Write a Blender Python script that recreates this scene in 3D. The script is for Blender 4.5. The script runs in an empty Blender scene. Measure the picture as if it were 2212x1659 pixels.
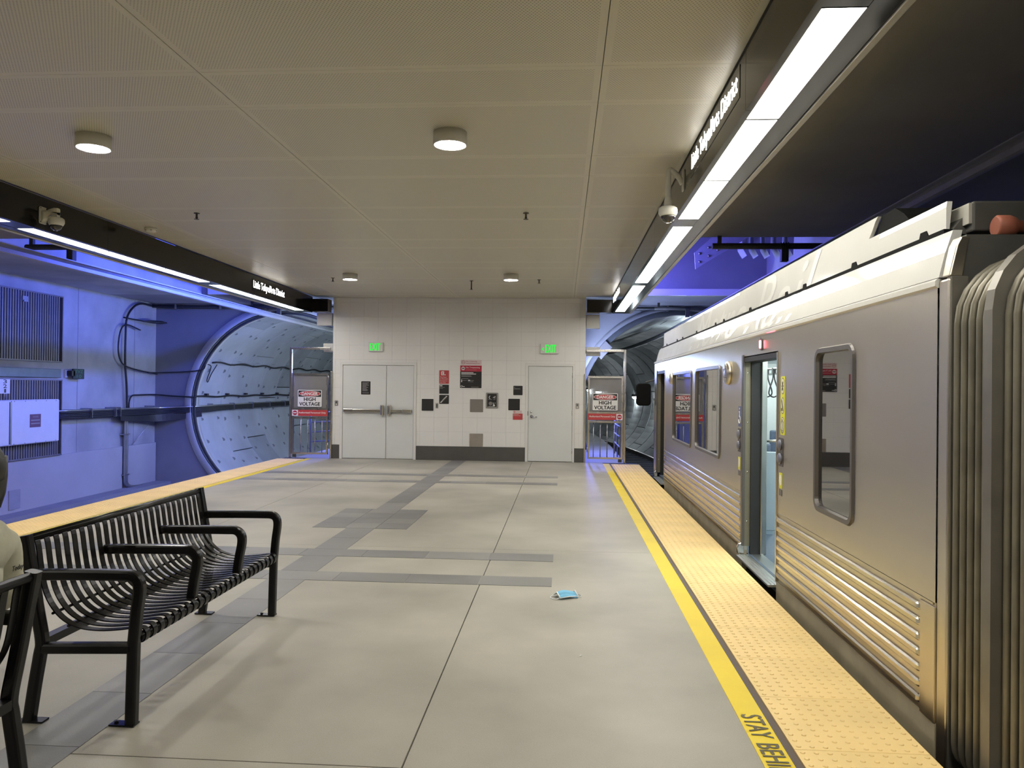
import bpy, bmesh, math, random
from mathutils import Vector, Matrix
random.seed(7)
PI = math.pi
SC = bpy.context.scene
COL = SC.collection

# ------------------------------------------------------------------ camera, world, exposure
cam_d = bpy.data.cameras.new('camera')
cam_d.sensor_fit = 'HORIZONTAL'
cam_d.sensor_width = 36.0
cam_d.lens = 36.0 * 1661.0 / 2212.0
cam_d.clip_start = 0.05
cam_d.clip_end = 200
cam = bpy.data.objects.new('camera', cam_d)
COL.objects.link(cam)
cam.matrix_world = (Matrix.Translation((0, 0, 1.65)) @ Matrix.Rotation(0.06619, 4, 'Z')
                    @ Matrix.Rotation(PI / 2 + 0.005606, 4, 'X') @ Matrix.Rotation(0.0108, 4, 'Z'))
SC.camera = cam
w = bpy.data.worlds.new('world')
SC.world = w
w.use_nodes = True
w.node_tree.nodes['Background'].inputs[0].default_value = (0.5, 0.5, 0.55, 1)
w.node_tree.nodes['Background'].inputs[1].default_value = 0.012
SC.view_settings.view_transform = 'Standard'
SC.view_settings.look = 'None'
SC.view_settings.gamma = 1.0
SC.view_settings.use_curve_mapping = False
SC.view_settings.exposure = 0.0
try:
    SC.cycles.use_denoising = True
    SC.cycles.max_bounces = 8
    SC.cycles.diffuse_bounces = 4
    SC.cycles.glossy_bounces = 4
    SC.cycles.transparent_max_bounces = 12
    SC.cycles.sample_clamp_indirect = 6.0
    SC.cycles.caustics_reflective = False
    SC.cycles.caustics_refractive = False
except Exception:
    pass

STRIP_L = 26.5       # radiance of the fascia light panels
DOWN_L = 250.0
BLUE_W = 410.0       # watts of the left blue trackside fixture
WHITE_C = (1.0, 0.968, 0.865)
BLUE_C = (0.07, 0.12, 1.0)


# ------------------------------------------------------------------ materials
def nodes_of(m):
    m.use_nodes = True
    nt = m.node_tree
    return nt, nt.nodes, nt.links, nt.nodes['Principled BSDF']


def mat(name, col, rough=0.5, metal=0.0, var=0.06, scale=6.0, bump=0.0, bscale=60.0, coat=0.0, spec=None, stretch=None, detail=4.0):
    m = bpy.data.materials.new(name)
    nt, N, L, P = nodes_of(m)
    P.inputs['Roughness'].default_value = rough
    P.inputs['Metallic'].default_value = metal
    if coat:
        P.inputs['Coat Weight'].default_value = coat
        P.inputs['Coat Roughness'].default_value = 0.08
    if spec is not None:
        P.inputs['Specular IOR Level'].default_value = spec
    tc = N.new('ShaderNodeTexCoord')
    mp = N.new('ShaderNodeMapping')
    L.new(tc.outputs['Object'], mp.inputs[0])
    if stretch:
        mp.inputs['Scale'].default_value = stretch
    nz = N.new('ShaderNodeTexNoise')
    nz.inputs['Scale'].default_value = scale
    nz.inputs['Detail'].default_value = detail
    L.new(mp.outputs[0], nz.inputs[0])
    rp = N.new('ShaderNodeValToRGB')
    a, b = 1 - var, 1 + var
    rp.color_ramp.elements[0].position = 0.3
    rp.color_ramp.elements[1].position = 0.7
    rp.color_ramp.elements[0].color = (col[0] * a, col[1] * a, col[2] * a, 1)
    rp.color_ramp.elements[1].color = (min(1, col[0] * b), min(1, col[1] * b), min(1, col[2] * b), 1)
    L.new(nz.outputs[0], rp.inputs[0])
    L.new(rp.outputs[0], P.inputs['Base Color'])
    if bump:
        n2 = N.new('ShaderNodeTexNoise')
        n2.inputs['Scale'].default_value = bscale
        n2.inputs['Detail'].default_value = 3
        L.new(mp.outputs[0], n2.inputs[0])
        bp = N.new('ShaderNodeBump')
        bp.inputs['Strength'].default_value = bump
        bp.inputs['Distance'].default_value = 0.01
        L.new(n2.outputs[0], bp.inputs['Height'])
        L.new(bp.outputs[0], P.inputs['Normal'])
    return m


def emit(name, col, s):
    m = bpy.data.materials.new(name)
    nt, N, L, P = nodes_of(m)
    P.inputs['Base Color'].default_value = (0.8, 0.8, 0.8, 1)
    P.inputs['Emission Color'].default_value = (*col, 1)
    P.inputs['Emission Strength'].default_value = s
    return m


def concrete(name, col, var, rough=0.6, speck=0.0, big=0.7, bump=0.15, spec=0.5):
    m = bpy.data.materials.new(name)
    nt, N, L, P = nodes_of(m)
    P.inputs['Roughness'].default_value = rough
    P.inputs['Specular IOR Level'].default_value = spec
    g = N.new('ShaderNodeNewGeometry')
    n1 = N.new('ShaderNodeTexNoise'); n1.inputs['Scale'].default_value = big; n1.inputs['Detail'].default_value = 6
    n2 = N.new('ShaderNodeTexNoise'); n2.inputs['Scale'].default_value = 140; n2.inputs['Detail'].default_value = 2
    L.new(g.outputs['Position'], n1.inputs[0]); L.new(g.outputs['Position'], n2.inputs[0])
    mx = N.new('ShaderNodeMath'); mx.operation = 'MULTIPLY_ADD'
    L.new(n2.outputs[0], mx.inputs[0]); mx.inputs[1].default_value = speck
    L.new(n1.outputs[0], mx.inputs[2])
    rp = N.new('ShaderNodeValToRGB')
    rp.color_ramp.elements[0].position = 0.32 + speck / 2
    rp.color_ramp.elements[1].position = 0.68 + speck / 2
    a, b = 1 - var, 1 + var
    rp.color_ramp.elements[0].color = (col[0] * a, col[1] * a, col[2] * a, 1)
    rp.color_ramp.elements[1].color = (min(1, col[0] * b), min(1, col[1] * b), min(1, col[2] * b), 1)
    L.new(mx.outputs[0], rp.inputs[0]); L.new(rp.outputs[0], P.inputs['Base Color'])
    bp = N.new('ShaderNodeBump'); bp.inputs['Strength'].default_value = bump; bp.inputs['Distance'].default_value = 0.004
    L.new(n2.outputs[0], bp.inputs['Height']); L.new(bp.outputs[0], P.inputs['Normal'])
    return m


def perforated(name, col):
    """painted sheet metal with a staggered grid of small holes, plain near the panel edge"""
    m = bpy.data.materials.new(name)
    nt, N, L, P = nodes_of(m)
    P.inputs['Roughness'].default_value = 0.38
    tc = N.new('ShaderNodeTexCoord')
    sep = N.new('ShaderNodeSeparateXYZ')
    L.new(tc.outputs['Object'], sep.inputs[0])

    def mth(op, a, b=None):
        n = N.new('ShaderNodeMath'); n.operation = op
        for i, v in enumerate((a, b)):
            if v is None: continue
            if isinstance(v, (int, float)): n.inputs[i].default_value = v
            else: L.new(v, n.inputs[i])
        return n.outputs[0]
    px, py = 0.0205, 0.0165
    row = mth('FLOOR', mth('DIVIDE', sep.outputs[1], py))
    off = mth('MULTIPLY', mth('MODULO', mth('ABSOLUTE', row), 2.0), 0.5)
    fx = mth('SUBTRACT', mth('FRACT', mth('ADD', mth('DIVIDE', sep.outputs[0], px), off)), 0.5)
    fy = mth('SUBTRACT', mth('FRACT', mth('DIVIDE', sep.outputs[1], py)), 0.5)
    dx = mth('MULTIPLY', fx, px); dy = mth('MULTIPLY', fy, py)
    d2 = mth('ADD', mth('MULTIPLY', dx, dx), mth('MULTIPLY', dy, dy))
    hole = mth('LESS_THAN', d2, 0.0046 ** 2)
    # panel edge margin from generated coordinates scaled by attribute
    at = N.new('ShaderNodeAttribute'); at.attribute_name = 'edge_dist'
    inside = mth('GREATER_THAN', at.outputs['Fac'], 0.045)
    hole = mth('MULTIPLY', hole, inside)
    mix = N.new('ShaderNodeMix'); mix.data_type = 'RGBA'
    mix.inputs[6].default_value = (*col, 1)
    mix.inputs[7].default_value = (col[0] * 0.50, col[1] * 0.50, col[2] * 0.48, 1)
    L.new(hole, mix.inputs[0])
    L.new(mix.outputs[2], P.inputs['Base Color'])
    return m


def glass(name, tint, refl=0.06):
    m = bpy.data.materials.new(name)
    m.use_nodes = True
    nt = m.node_tree; N = nt.nodes; L = nt.links
    N.remove(N['Principled BSDF'])
    out = N['Material Output']
    tr = N.new('ShaderNodeBsdfTransparent'); tr.inputs[0].default_value = (*tint, 1)
    gl = N.new('ShaderNodeBsdfGlossy'); gl.inputs['Roughness'].default_value = 0.015
    fr = N.new('ShaderNodeFresnel'); fr.inputs[0].default_value = 1.55
    ad = N.new('ShaderNodeMath'); ad.operation = 'ADD'; ad.use_clamp = True; ad.inputs[1].default_value = refl
    L.new(fr.outputs[0], ad.inputs[0])
    mx = N.new('ShaderNodeMixShader')
    L.new(ad.outputs[0], mx.inputs[0]); L.new(tr.outputs[0], mx.inputs[1]); L.new(gl.outputs[0], mx.inputs[2])
    L.new(mx.outputs[0], out.inputs[0])
    return m


def steel(name, col, rough, streak=0.12, bumpy=0.0, stain=None):
    m = mat(name, col, rough, 1.0, streak, 3.0, stretch=(1, 0.25, 1.0))
    nt, N, L, P = nodes_of(m)
    tc = N.new('ShaderNodeTexCoord'); mp = N.new('ShaderNodeMapping')
    mp.inputs['Scale'].default_value = (1, 1.2, 0.35)
    L.new(tc.outputs['Object'], mp.inputs[0])
    nz = N.new('ShaderNodeTexNoise'); nz.inputs['Scale'].default_value = 2.2; nz.inputs['Detail'].default_value = 3
    L.new(mp.outputs[0], nz.inputs[0])
    mr = N.new('ShaderNodeMapRange')
    mr.inputs[1].default_value = 0.3; mr.inputs[2].default_value = 0.7
    mr.inputs[3].default_value = max(0.03, rough - 0.015); mr.inputs[4].default_value = rough + 0.015
    L.new(nz.outputs[0], mr.inputs[0]); L.new(mr.outputs[0], P.inputs['Roughness'])
    if bumpy:
        bp = N.new('ShaderNodeBump'); bp.inputs['Strength'].default_value = bumpy; bp.inputs['Distance'].default_value = 0.02
        L.new(nz.outputs[0], bp.inputs['Height']); L.new(bp.outputs[0], P.inputs['Normal'])
    return m


M = {}
M['floor'] = concrete('floor_concrete', (0.375, 0.352, 0.298), 0.22, 0.5, 0.18, 0.75)
M['subfloor'] = mat('joint_dark', (0.05, 0.048, 0.045), 0.9)
M['paver'] = concrete('grey_paver', (0.19, 0.187, 0.183), 0.14, 0.45, 0.1, 1.3)
M['paver2'] = concrete('grey_paver_pale', (0.225, 0.22, 0.21), 0.14, 0.45, 0.1, 1.3)
M['tactile'] = mat('tactile_yellow', (0.93, 0.685, 0.30), 0.5, 0, 0.06, 2.0)
M['yellow'] = mat('line_yellow', (0.88, 0.66, 0.012), 0.4, 0, 0.06, 2.5)
M['stripdark'] = mat('strip_joint', (0.13, 0.10, 0.085), 0.7)
M['lettergrey'] = mat('floor_lettering', (0.13, 0.11, 0.06), 0.6)
M['panel'] = perforated('ceiling_panel', (0.655, 0.62, 0.505))
M['panelback'] = mat('ceiling_gap', (0.2, 0.19, 0.17), 0.8)
M['soffit'] = concrete('soffit_concrete', (0.30, 0.28, 0.25), 0.16, 0.8, 0.2, 0.5)
M['tile'] = mat('wall_tile', (0.79, 0.775, 0.745), 0.32, 0, 0.012, 3)
M['grout'] = mat('grout', (0.50, 0.48, 0.45), 0.9)
M['base'] = mat('base_tile_dark', (0.082, 0.076, 0.07), 0.5, 0, 0.08, 4)
M['door'] = mat('door_paint', (0.69, 0.70, 0.68), 0.42, 0, 0.02, 2)
M['doorframe'] = mat('door_frame_paint', (0.73, 0.72, 0.69), 0.42, 0, 0.02, 2)
M['gapblack'] = mat('gap_black', (0.006, 0.006, 0.006), 0.8, spec=0.1)
M['chrome'] = steel('satin_chrome', (0.62, 0.6, 0.57), 0.22)
M['gatesteel'] = steel('gate_steel', (0.5, 0.48, 0.46), 0.27)
M['black'] = mat('sign_black', (0.018, 0.017, 0.017), 0.35, 0, 0.1, 10)
M['white'] = mat('sign_white', (0.80, 0.79, 0.77), 0.4, 0, 0.02)
M['red'] = mat('sign_red', (0.50, 0.055, 0.06), 0.4, 0, 0.03)
M['redbright'] = mat('sign_red_band', (0.42, 0.02, 0.05), 0.4, 0, 0.03)
M['pink'] = mat('sign_pink', (0.66, 0.54, 0.53), 0.4, 0, 0.03)
M['pinkred'] = mat('sign_pink_letters', (0.45, 0.16, 0.18), 0.5)
M['greytext'] = mat('sign_text_grey', (0.33, 0.32, 0.32), 0.5)
M['panelgrey'] = mat('panel_grey', (0.23, 0.21, 0.19), 0.4, 0.3, 0.06, 3)
M['paneltan'] = mat('panel_tan', (0.30, 0.26, 0.215), 0.5, 0, 0.08, 6)
M['switch'] = steel('switch_plate', (0.4, 0.39, 0.37), 0.35)
M['offwhite'] = mat('device_offwhite', (0.68, 0.67, 0.62), 0.45, 0, 0.02)
M['camwhite'] = mat('camera_housing', (0.66, 0.65, 0.58), 0.4, 0, 0.02)
M['domeblack'] = mat('camera_dome', (0.03, 0.025, 0.025), 0.06, 0, 0.05, coat=0.5)
M['fascia'] = mat('fascia_dark', (0.009, 0.008, 0.0078), 0.13, 0.0, 0.1, 1.5, spec=0.36)
M['fascialip'] = mat('fascia_lip', (0.46, 0.44, 0.39), 0.45, 0.1, 0.06, 2)
M['strip'] = emit('light_panel', WHITE_C, STRIP_L)
M['down'] = emit('downlight_disc', (1, 0.97, 0.92), DOWN_L)
M['sign_glow'] = emit('lit_letters', (1, 0.97, 0.93), 6.0)
M['exitgreen'] = emit('exit_green', (0.0, 1.0, 0.06), 0.95)
M['exitgreen'].node_tree.nodes['Principled BSDF'].inputs['Base Color'].default_value = (0.0, 0.12, 0.01, 1)
M['benchblack'] = mat('bench_black', (0.007, 0.0065, 0.007), 0.27, 0, 0.1, 20, spec=0.28)
M['trainsteel'] = steel('train_steel', (0.63, 0.575, 0.48), 0.30, 0.015)
M['trainrib'] = steel('train_rib_steel', (0.64, 0.60, 0.52), 0.24, 0.02)
M['trainlow'] = mat('train_valance', (0.50, 0.43, 0.29), 0.42, 0.0, 0.16, 4)  # steel valance; the yellow tile reflection is put into its olive colour
M['trainwhite'] = mat('train_white', (0.70, 0.695, 0.66), 0.09, 0, 0.02, 2, bump=0.22, bscale=2.4, coat=0.0)
M['trainletter'] = mat('train_letter_white', (0.86, 0.855, 0.81), 0.15, 0, 0.01, coat=0.3)
M['trainframe'] = mat('train_window_frame', (0.13, 0.118, 0.112), 0.35, 0.4, 0.06)
M['rubber'] = mat('black_rubber', (0.016, 0.016, 0.017), 0.55)
M['olive'] = mat('door_jamb_olive', (0.22, 0.20, 0.145), 0.4, 0.5, 0.1, 4)
M['jambsteel'] = steel('jamb_steel', (0.42, 0.43, 0.41), 0.3)
M['sill'] = steel('door_sill', (0.68, 0.70, 0.69), 0.35)
M['glass'] = glass('tinted_glass', (0.60, 0.72, 0.68), 0.40)
M['bellowrib'] = mat('bellows_rib', (0.22, 0.20, 0.155), 0.42, 0.3, 0.2, 5)
M['bellowfab'] = mat('bellows_fabric', (0.055, 0.045, 0.035), 0.8, 0, 0.2, 8)
M['endframe'] = mat('train_end_frame', (0.20, 0.185, 0.16), 0.4, 0.5, 0.15, 4)
M['enddark'] = mat('train_end_dark', (0.07, 0.067, 0.06), 0.6, 0.1, 0.2, 4)
M['orange'] = mat('orange_buffer', (0.27, 0.085, 0.05), 0.6, 0, 0.2, 10)
M['trainfloor'] = mat('train_floor_blue', (0.09, 0.12, 0.17), 0.5, 0, 0.1, 30)
M['traininner'] = mat('train_inner_white', (0.68, 0.72, 0.71), 0.35, 0, 0.02)
M['innerblue'] = mat('train_inner_panel', (0.38, 0.46, 0.52), 0.4, 0, 0.03)
M['seatblue'] = mat('train_seat', (0.10, 0.13, 0.19), 0.7, 0, 0.15, 25)
M['trainlamp'] = emit('train_lamp', (0.88, 1.0, 0.97), 28.0)
M['redlamp'] = emit('red_indicator', (1.0, 0.12, 0.2), 14.0)
M['stickeryellow'] = mat('sticker_yellow', (0.75, 0.74, 0.02), 0.4)
M['stickerpale'] = mat('sticker_pale', (0.80, 0.76, 0.62), 0.4)
M['stickerblue'] = mat('sticker_blue', (0.10, 0.13, 0.30), 0.4)
M['button'] = mat('door_button', (0.17, 0.17, 0.22), 0.4, 0.2)
M['trackwall'] = concrete('track_wall', (0.42, 0.42, 0.43), 0.22, 0.7, 0.1, 0.9)
M['wallpanel'] = concrete('wall_panel', (0.44, 0.43, 0.44), 0.10, 0.6, 0.12, 0.6)
M['headwall'] = concrete('headwall', (0.26, 0.26, 0.29), 0.13, 0.75, 0.15, 0.8)
M['segment'] = concrete('tunnel_segment', (0.50, 0.52, 0.52), 0.14, 0.7, 0.1, 0.8)
M['segment2'] = concrete('tunnel_segment_dark', (0.40, 0.42, 0.42), 0.16, 0.7, 0.1, 0.8)
M['segmentdark'] = concrete('tunnel_segment_darker', (0.25, 0.26, 0.26), 0.2, 0.5, 0.1, 0.8)  # darker grey concrete for most of the right tunnel lining
M['rim'] = concrete('tunnel_rim', (0.74, 0.74, 0.74), 0.06, 0.55, 0.05, 1)
M['groove'] = mat('rim_groove', (0.07, 0.075, 0.085), 0.6)
M['pocket'] = mat('segment_pocket', (0.19, 0.2, 0.21), 0.7)
M['trackbed'] = concrete('track_bed', (0.22, 0.215, 0.21), 0.2, 0.8, 0.2, 0.8)
M['rail'] = steel('rail_steel', (0.42, 0.38, 0.34), 0.3)
M['sleeper'] = concrete('sleeper', (0.12, 0.115, 0.11), 0.2, 0.8)
M['louvre'] = mat('louvre_grey', (0.20, 0.19, 0.20), 0.5, 0.3, 0.1)
M['louvreback'] = mat('louvre_back', (0.03, 0.028, 0.035), 0.8)
M['beamgreen'] = mat('beam_green_grey', (0.16, 0.20, 0.20), 0.45, 0.3, 0.08)
M['cabinet'] = mat('cabinet_white', (0.75, 0.75, 0.77), 0.4, 0, 0.02)
M['cable'] = mat('cable_black', (0.02, 0.02, 0.022), 0.5)
M['galv'] = steel('galvanised_pipe', (0.45, 0.46, 0.48), 0.35)
M['brownplate'] = mat('brown_plate', (0.16, 0.075, 0.12), 0.5)
M['signgreen'] = mat('sign_dark_green', (0.012, 0.03, 0.025), 0.5)
M['greenletter'] = mat('sign_green_letter', (0.03, 0.17, 0.07), 0.5)
M['alu'] = mat('conductor_alu', (0.42, 0.42, 0.43), 0.45, 0.35, 0.05, 3)
M['steelblue'] = mat('painted_plate', (0.33, 0.33, 0.37), 0.5, 0.1)
M['bluelamp'] = emit('blue_lens', (0.10, 0.14, 1.0), 12.0)
M['bluewhite'] = emit('blue_white_lens', (0.52, 0.62, 1.0), 300.0)
M['cyanlamp'] = emit('cyan_lens', (0.0, 0.85, 0.75), 40.0)
M['tunlamp'] = emit('tunnel_lamp', (0.86, 0.95, 1.0), 80.0)
M['mesh'] = mat('mesh_panel', (0.30, 0.285, 0.27), 0.5, 0.2)
M['mesh'].node_tree.nodes['Principled BSDF'].inputs['Alpha'].default_value = 0.62
M['maskblue'] = mat('mask_blue', (0.22, 0.55, 0.80), 0.8)
M['maskwhite'] = mat('mask_white', (0.82, 0.84, 0.86), 0.8)
M['skin'] = mat('skin', (0.52, 0.32, 0.22), 0.5, 0, 0.05)
M['hair'] = mat('hair_black', (0.012, 0.010, 0.011), 0.45)
M['jacket'] = mat('jacket_cream', (0.50, 0.49, 0.38), 0.85, 0, 0.16, 9, bump=0.5, bscale=14)
M['trousers'] = mat('trousers_dark', (0.05, 0.05, 0.06), 0.85)
M['shoe'] = mat('shoe_dark', (0.03, 0.03, 0.03), 0.5)
M['tshirt'] = mat('shirt_grey', (0.25, 0.27, 0.28), 0.85)
M['brass'] = mat('sprinkler_metal', (0.10, 0.085, 0.07), 0.4, 0.7)


# ------------------------------------------------------------------ mesh builder
class MB:
    def __init__(s):
        s.v, s.f, s.mi, s.sm = [], [], [], []

    def add(s, vs, fs, mi=0, smooth=False):
        b = len(s.v)
        s.v += [Vector(p) for p in vs]
        for f in fs:
            s.f.append([b + i for i in f]); s.mi.append(mi); s.sm.append(smooth)
        return s

    def box(s, x0, x1, y0, y1, z0, z1, mi=0):
        vs = [(x, y, z) for z in (z0, z1) for y in (y0, y1) for x in (x0, x1)]
        return s.add(vs, [(0, 2, 3, 1), (4, 5, 7, 6), (0, 1, 5, 4), (2, 6, 7, 3), (0, 4, 6, 2), (1, 3, 7, 5)], mi)

    def prism(s, poly, axis, a0, a1, mi=0, smooth=False):
        n = len(poly)
        def pt(p, a):
            return {'x': (a, p[0], p[1]), 'y': (p[0], a, p[1]), 'z': (p[0], p[1], a)}[axis]
        vs = [pt(p, a0) for p in poly] + [pt(p, a1) for p in poly]
        s.add(vs, [list(range(n)), list(range(2 * n - 1, n - 1, -1))], mi)
        b = len(s.v) - 2 * n
        for i in range(n):
            j = (i + 1) % n
            s.f.append([b + i, b + j, b + n + j, b + n + i]); s.mi.append(mi); s.sm.append(smooth)
        return s

    def loft(s, rings, closed=True, caps=True, mi=0, smooth=True):
        n = len(rings[0])
        b = len(s.v)
        for r in rings:
            s.v += [Vector(p) for p in r]
        for k in range(len(rings) - 1):
            for i in range(n if closed else n - 1):
                j = (i + 1) % n
                s.f.append([b + k * n + i, b + k * n + j, b + (k + 1) * n + j, b + (k + 1) * n + i])
                s.mi.append(mi); s.sm.append(smooth)
        if caps:
            s.f.append([b + i for i in range(n)][::-1]); s.mi.append(mi); s.sm.append(False)
            e = b + (len(rings) - 1) * n
            s.f.append([e + i for i in range(n)]); s.mi.append(mi); s.sm.append(False)
        return s

    def sweep(s, pts, prof, up=(0, 0, 1), closed=False, mi=0, smooth=False):
        pts = [Vector(p) for p in pts]
        n = len(pts)
        rings = []
        pa = None
        for i, p in enumerate(pts):
            if closed:
                t = (pts[(i + 1) % n] - pts[i - 1])
            else:
                t = pts[min(i + 1, n - 1)] - pts[max(i - 1, 0)]
            t.normalize()
            ref = Vector(up)
            if pa is not None and not up:
                ref = pa
            a = t.cross(ref)
            if a.length < 1e-4:
                a = t.cross(Vector((1, 0, 0.01)))
            a.normalize()
            b = a.cross(t); b.normalize()
            rings.append([p + a * q[0] + b * q[1] for q in prof])
        if closed:
            rings.append(rings[0])
        return s.loft(rings, True, not closed, mi, smooth)

    def tube(s, pts, r, n=8, up=(0.13, 0.21, 0.97), closed=False, mi=0):
        prof = [(r * math.cos(2 * PI * k / n), r * math.sin(2 * PI * k / n)) for k in range(n)]
        return s.sweep(pts, prof, up, closed, mi, True)

    def lathe(s, prof, c, axis='z', n=20, mi=0, smooth=True):
        c = Vector(c)
        rings = []
        for r, h in prof:
            ring = []
            for k in range(n):
                a = 2 * PI * k / n
                u, v = r * math.cos(a), r * math.sin(a)
                ring.append(c + Vector({'z': (u, v, h), 'x': (h, u, v), 'y': (u, h, v)}[axis]))
            rings.append(ring)
        return s.loft(rings, True, True, mi, smooth)

    def build(s, name, mats, parent=None, bevel=0.0, origin=None):
        if not isinstance(mats, (list, tuple)):
            mats = [mats]
        if origin is not None:
            o = Vector(origin)
        elif parent is not None:
            o = world_loc(parent)
        else:
            mn = [min(p[i] for p in s.v) for i in range(3)]
            mx = [max(p[i] for p in s.v) for i in range(3)]
            o = Vector(((mn[0] + mx[0]) / 2, (mn[1] + mx[1]) / 2, mn[2]))
        me = bpy.data.meshes.new(name)
        me.from_pydata([p - o for p in s.v], [], s.f)
        for m in mats:
            me.materials.append(m)
        me.polygons.foreach_set('material_index', s.mi)
        me.polygons.foreach_set('use_smooth', s.sm)
        bm = bmesh.new(); bm.from_mesh(me)
        bmesh.ops.recalc_face_normals(bm, faces=bm.faces)
        bm.to_mesh(me); bm.free()
        ob = bpy.data.objects.new(name, me)
        COL.objects.link(ob)
        if parent is not None:
            ob.parent = parent
            ob.location = o - world_loc(parent)
        else:
            ob.location = o
        if bevel:
            b = ob.modifiers.new('bevel', 'BEVEL'); b.width = bevel; b.segments = 2; b.limit_method = 'ANGLE'
            b.angle_limit = math.radians(50)
        return ob


def world_loc(o):
    v = Vector((0, 0, 0))
    while o is not None:
        v = v + Vector(o.location); o = o.parent
    return v


def tag(o, label, cat, group=None):
    o['label'] = label; o['category'] = cat
    if group: o['group'] = group
    return o


def thing(name, label, cat, loc, group=None):
    o = bpy.data.objects.new(name, None); COL.objects.link(o); o.location = loc
    o.empty_display_size = 0.1
    return tag(o, label, cat, group)


def struct(name, loc=(0, 0, 0)):
    o = bpy.data.objects.new(name, None); COL.objects.link(o); o.location = loc
    o['kind'] = 'structure'
    return o


def inst(name, me, parent, loc, rot=None):
    ob = bpy.data.objects.new(name, me); COL.objects.link(ob)
    ob.parent = parent; ob.location = Vector(loc) - world_loc(parent)
    if rot: ob.rotation_euler = rot
    return ob


def copy_tree(o, parent=None):
    c = o.copy(); COL.objects.link(c)
    if parent is not None: c.parent = parent
    for ch in list(o.children): copy_tree(ch, c)
    return c


def smoothpts(pts, k=6):
    """catmull-rom through pts"""
    P = [Vector(p) for p in pts]
    P = [P[0] * 2 - P[1]] + P + [P[-1] * 2 - P[-2]]
    out = []
    for i in range(1, len(P) - 2):
        a, b, c, d = P[i - 1], P[i], P[i + 1], P[i + 2]
        for j in range(k):
            t = j / k
            out.append(0.5 * ((2 * b) + (c - a) * t + (2 * a - 5 * b + 4 * c - d) * t * t + (3 * b - a - 3 * c + d) * t ** 3))
    out.append(P[-2])
    return out


def rrect(w, h, r, n=4, cx=0, cy=0):
    pts = []
    for sx, sy, a0 in ((1, 1, 0), (-1, 1, 90), (-1, -1, 180), (1, -1, 270)):
        for k in range(n + 1):
            a = math.radians(a0 + 90 * k / n)
            pts.append((cx + sx * (w / 2 - r) + r * math.cos(a), cy + sy * (h / 2 - r) + r * math.sin(a)))
    return pts


_txt = {}


def text_geo(s):
    if s in _txt: return _txt[s]
    cu = bpy.data.curves.new('t', 'FONT'); cu.body = s; cu.size = 1.0; cu.resolution_u = 3
    ob = bpy.data.objects.new('t', cu); COL.objects.link(ob)
    dg = bpy.context.evaluated_depsgraph_get()
    me = bpy.data.meshes.new_from_object(ob.evaluated_get(dg))
    vs = [Vector(v.co) for v in me.vertices]; fs = [list(p.vertices) for p in me.polygons]
    bpy.data.objects.remove(ob); bpy.data.curves.remove(cu); bpy.data.meshes.remove(me)
    x0 = min(v.x for v in vs); x1 = max(v.x for v in vs); y0 = min(v.y for v in vs); y1 = max(v.y for v in vs)
    vs = [((v.x - x0) / (x1 - x0), (v.y - y0) / (y1 - y0)) for v in vs]
    _txt[s] = (vs, fs)
    return _txt[s]


def text_on(mb, s, org, right, up, w, h, mi=0, bold=0.0, shear=0.0):
    """flat lettering filling the box w x h whose lower left corner is org"""
    vs, fs = text_geo(s)
    r, u, o = Vector(right), Vector(up), Vector(org)
    n = r.cross(u).normalized()
    offs = [(0, 0)] if not bold else [(-bold, 0), (bold, 0), (0, bold * .7), (0, -bold * .7)]
    for k, (ox, oy) in enumerate(offs):
        mb.add([o + r * (x * w + ox + shear * y * h) + u * (y * h + oy) + n * (0.0004 * k) for x, y in vs], fs, mi)
    return mb


def split_words(mb, right, org, width):
    """one builder per word: cut where a gap between letters is wide"""
    r, o = Vector(right), Vector(org)
    ext = sorted((min((mb.v[i] - o).dot(r) for i in f), max((mb.v[i] - o).dot(r) for i in f), k) for k, f in enumerate(mb.f))
    out, end = [], -1e9
    for a, b, k in ext:
        if a > end + width * .012:
            out.append(MB())
        out[-1].add([mb.v[i] for i in mb.f[k]], [list(range(len(mb.f[k])))], mb.mi[k])
        end = max(end, b)
    return out


XR, ZU = (1, 0, 0), (0, 0, 1)
D = 17.35            # end wall plane (tile face)

# ------------------------------------------------------------------ FLOOR
floor = struct('floor')
fb = MB().box(-6.42, 1.665, -6, 17.5, -0.30, -0.012)
fo = fb.build('slab_base', M['subfloor'], floor)
xs = [(-5.83, -4.068), (-4.06, -0.684), (-0.676, 0.90)]
ys = [(-6, -1.25), (-1.244, 3.297), (3.305, 7.848), (7.852, 12.398), (12.402, 17.34)]
for a, b in xs:
    for c, d in ys:
        MB().box(a, b, c, d, -0.05, 0.0).build('slab', M['floor'], floor)
MB().box(-6.44, 1.685, -6, 17.5, -1.19, -0.30).build('platform_face', M['trackwall'], floor)


def pavers(x0, x1, y0, y1, nx, ny, seed, z=0.003):
    g = 0.002
    dx, dy = (x1 - x0) / nx, (y1 - y0) / ny
    me = {}
    for i in range(nx):
        for j in range(ny):
            k = (i * 7 + j * 5 + seed) % 3 == 0
            if k not in me:
                o = MB().box(-dx / 2 + g, dx / 2 - g, -dy / 2 + g, dy / 2 - g, -0.01, z).build(
                    'paver', M['paver2' if k else 'paver'], floor, origin=(0, 0, 0))
                me[k] = o.data
                o.location = (x0 + dx * (i + .5), y0 + dy * (j + .5), 0)
            else:
                inst('paver', me[k], floor, (x0 + dx * (i + .5), y0 + dy * (j + .5), 0))


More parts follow.
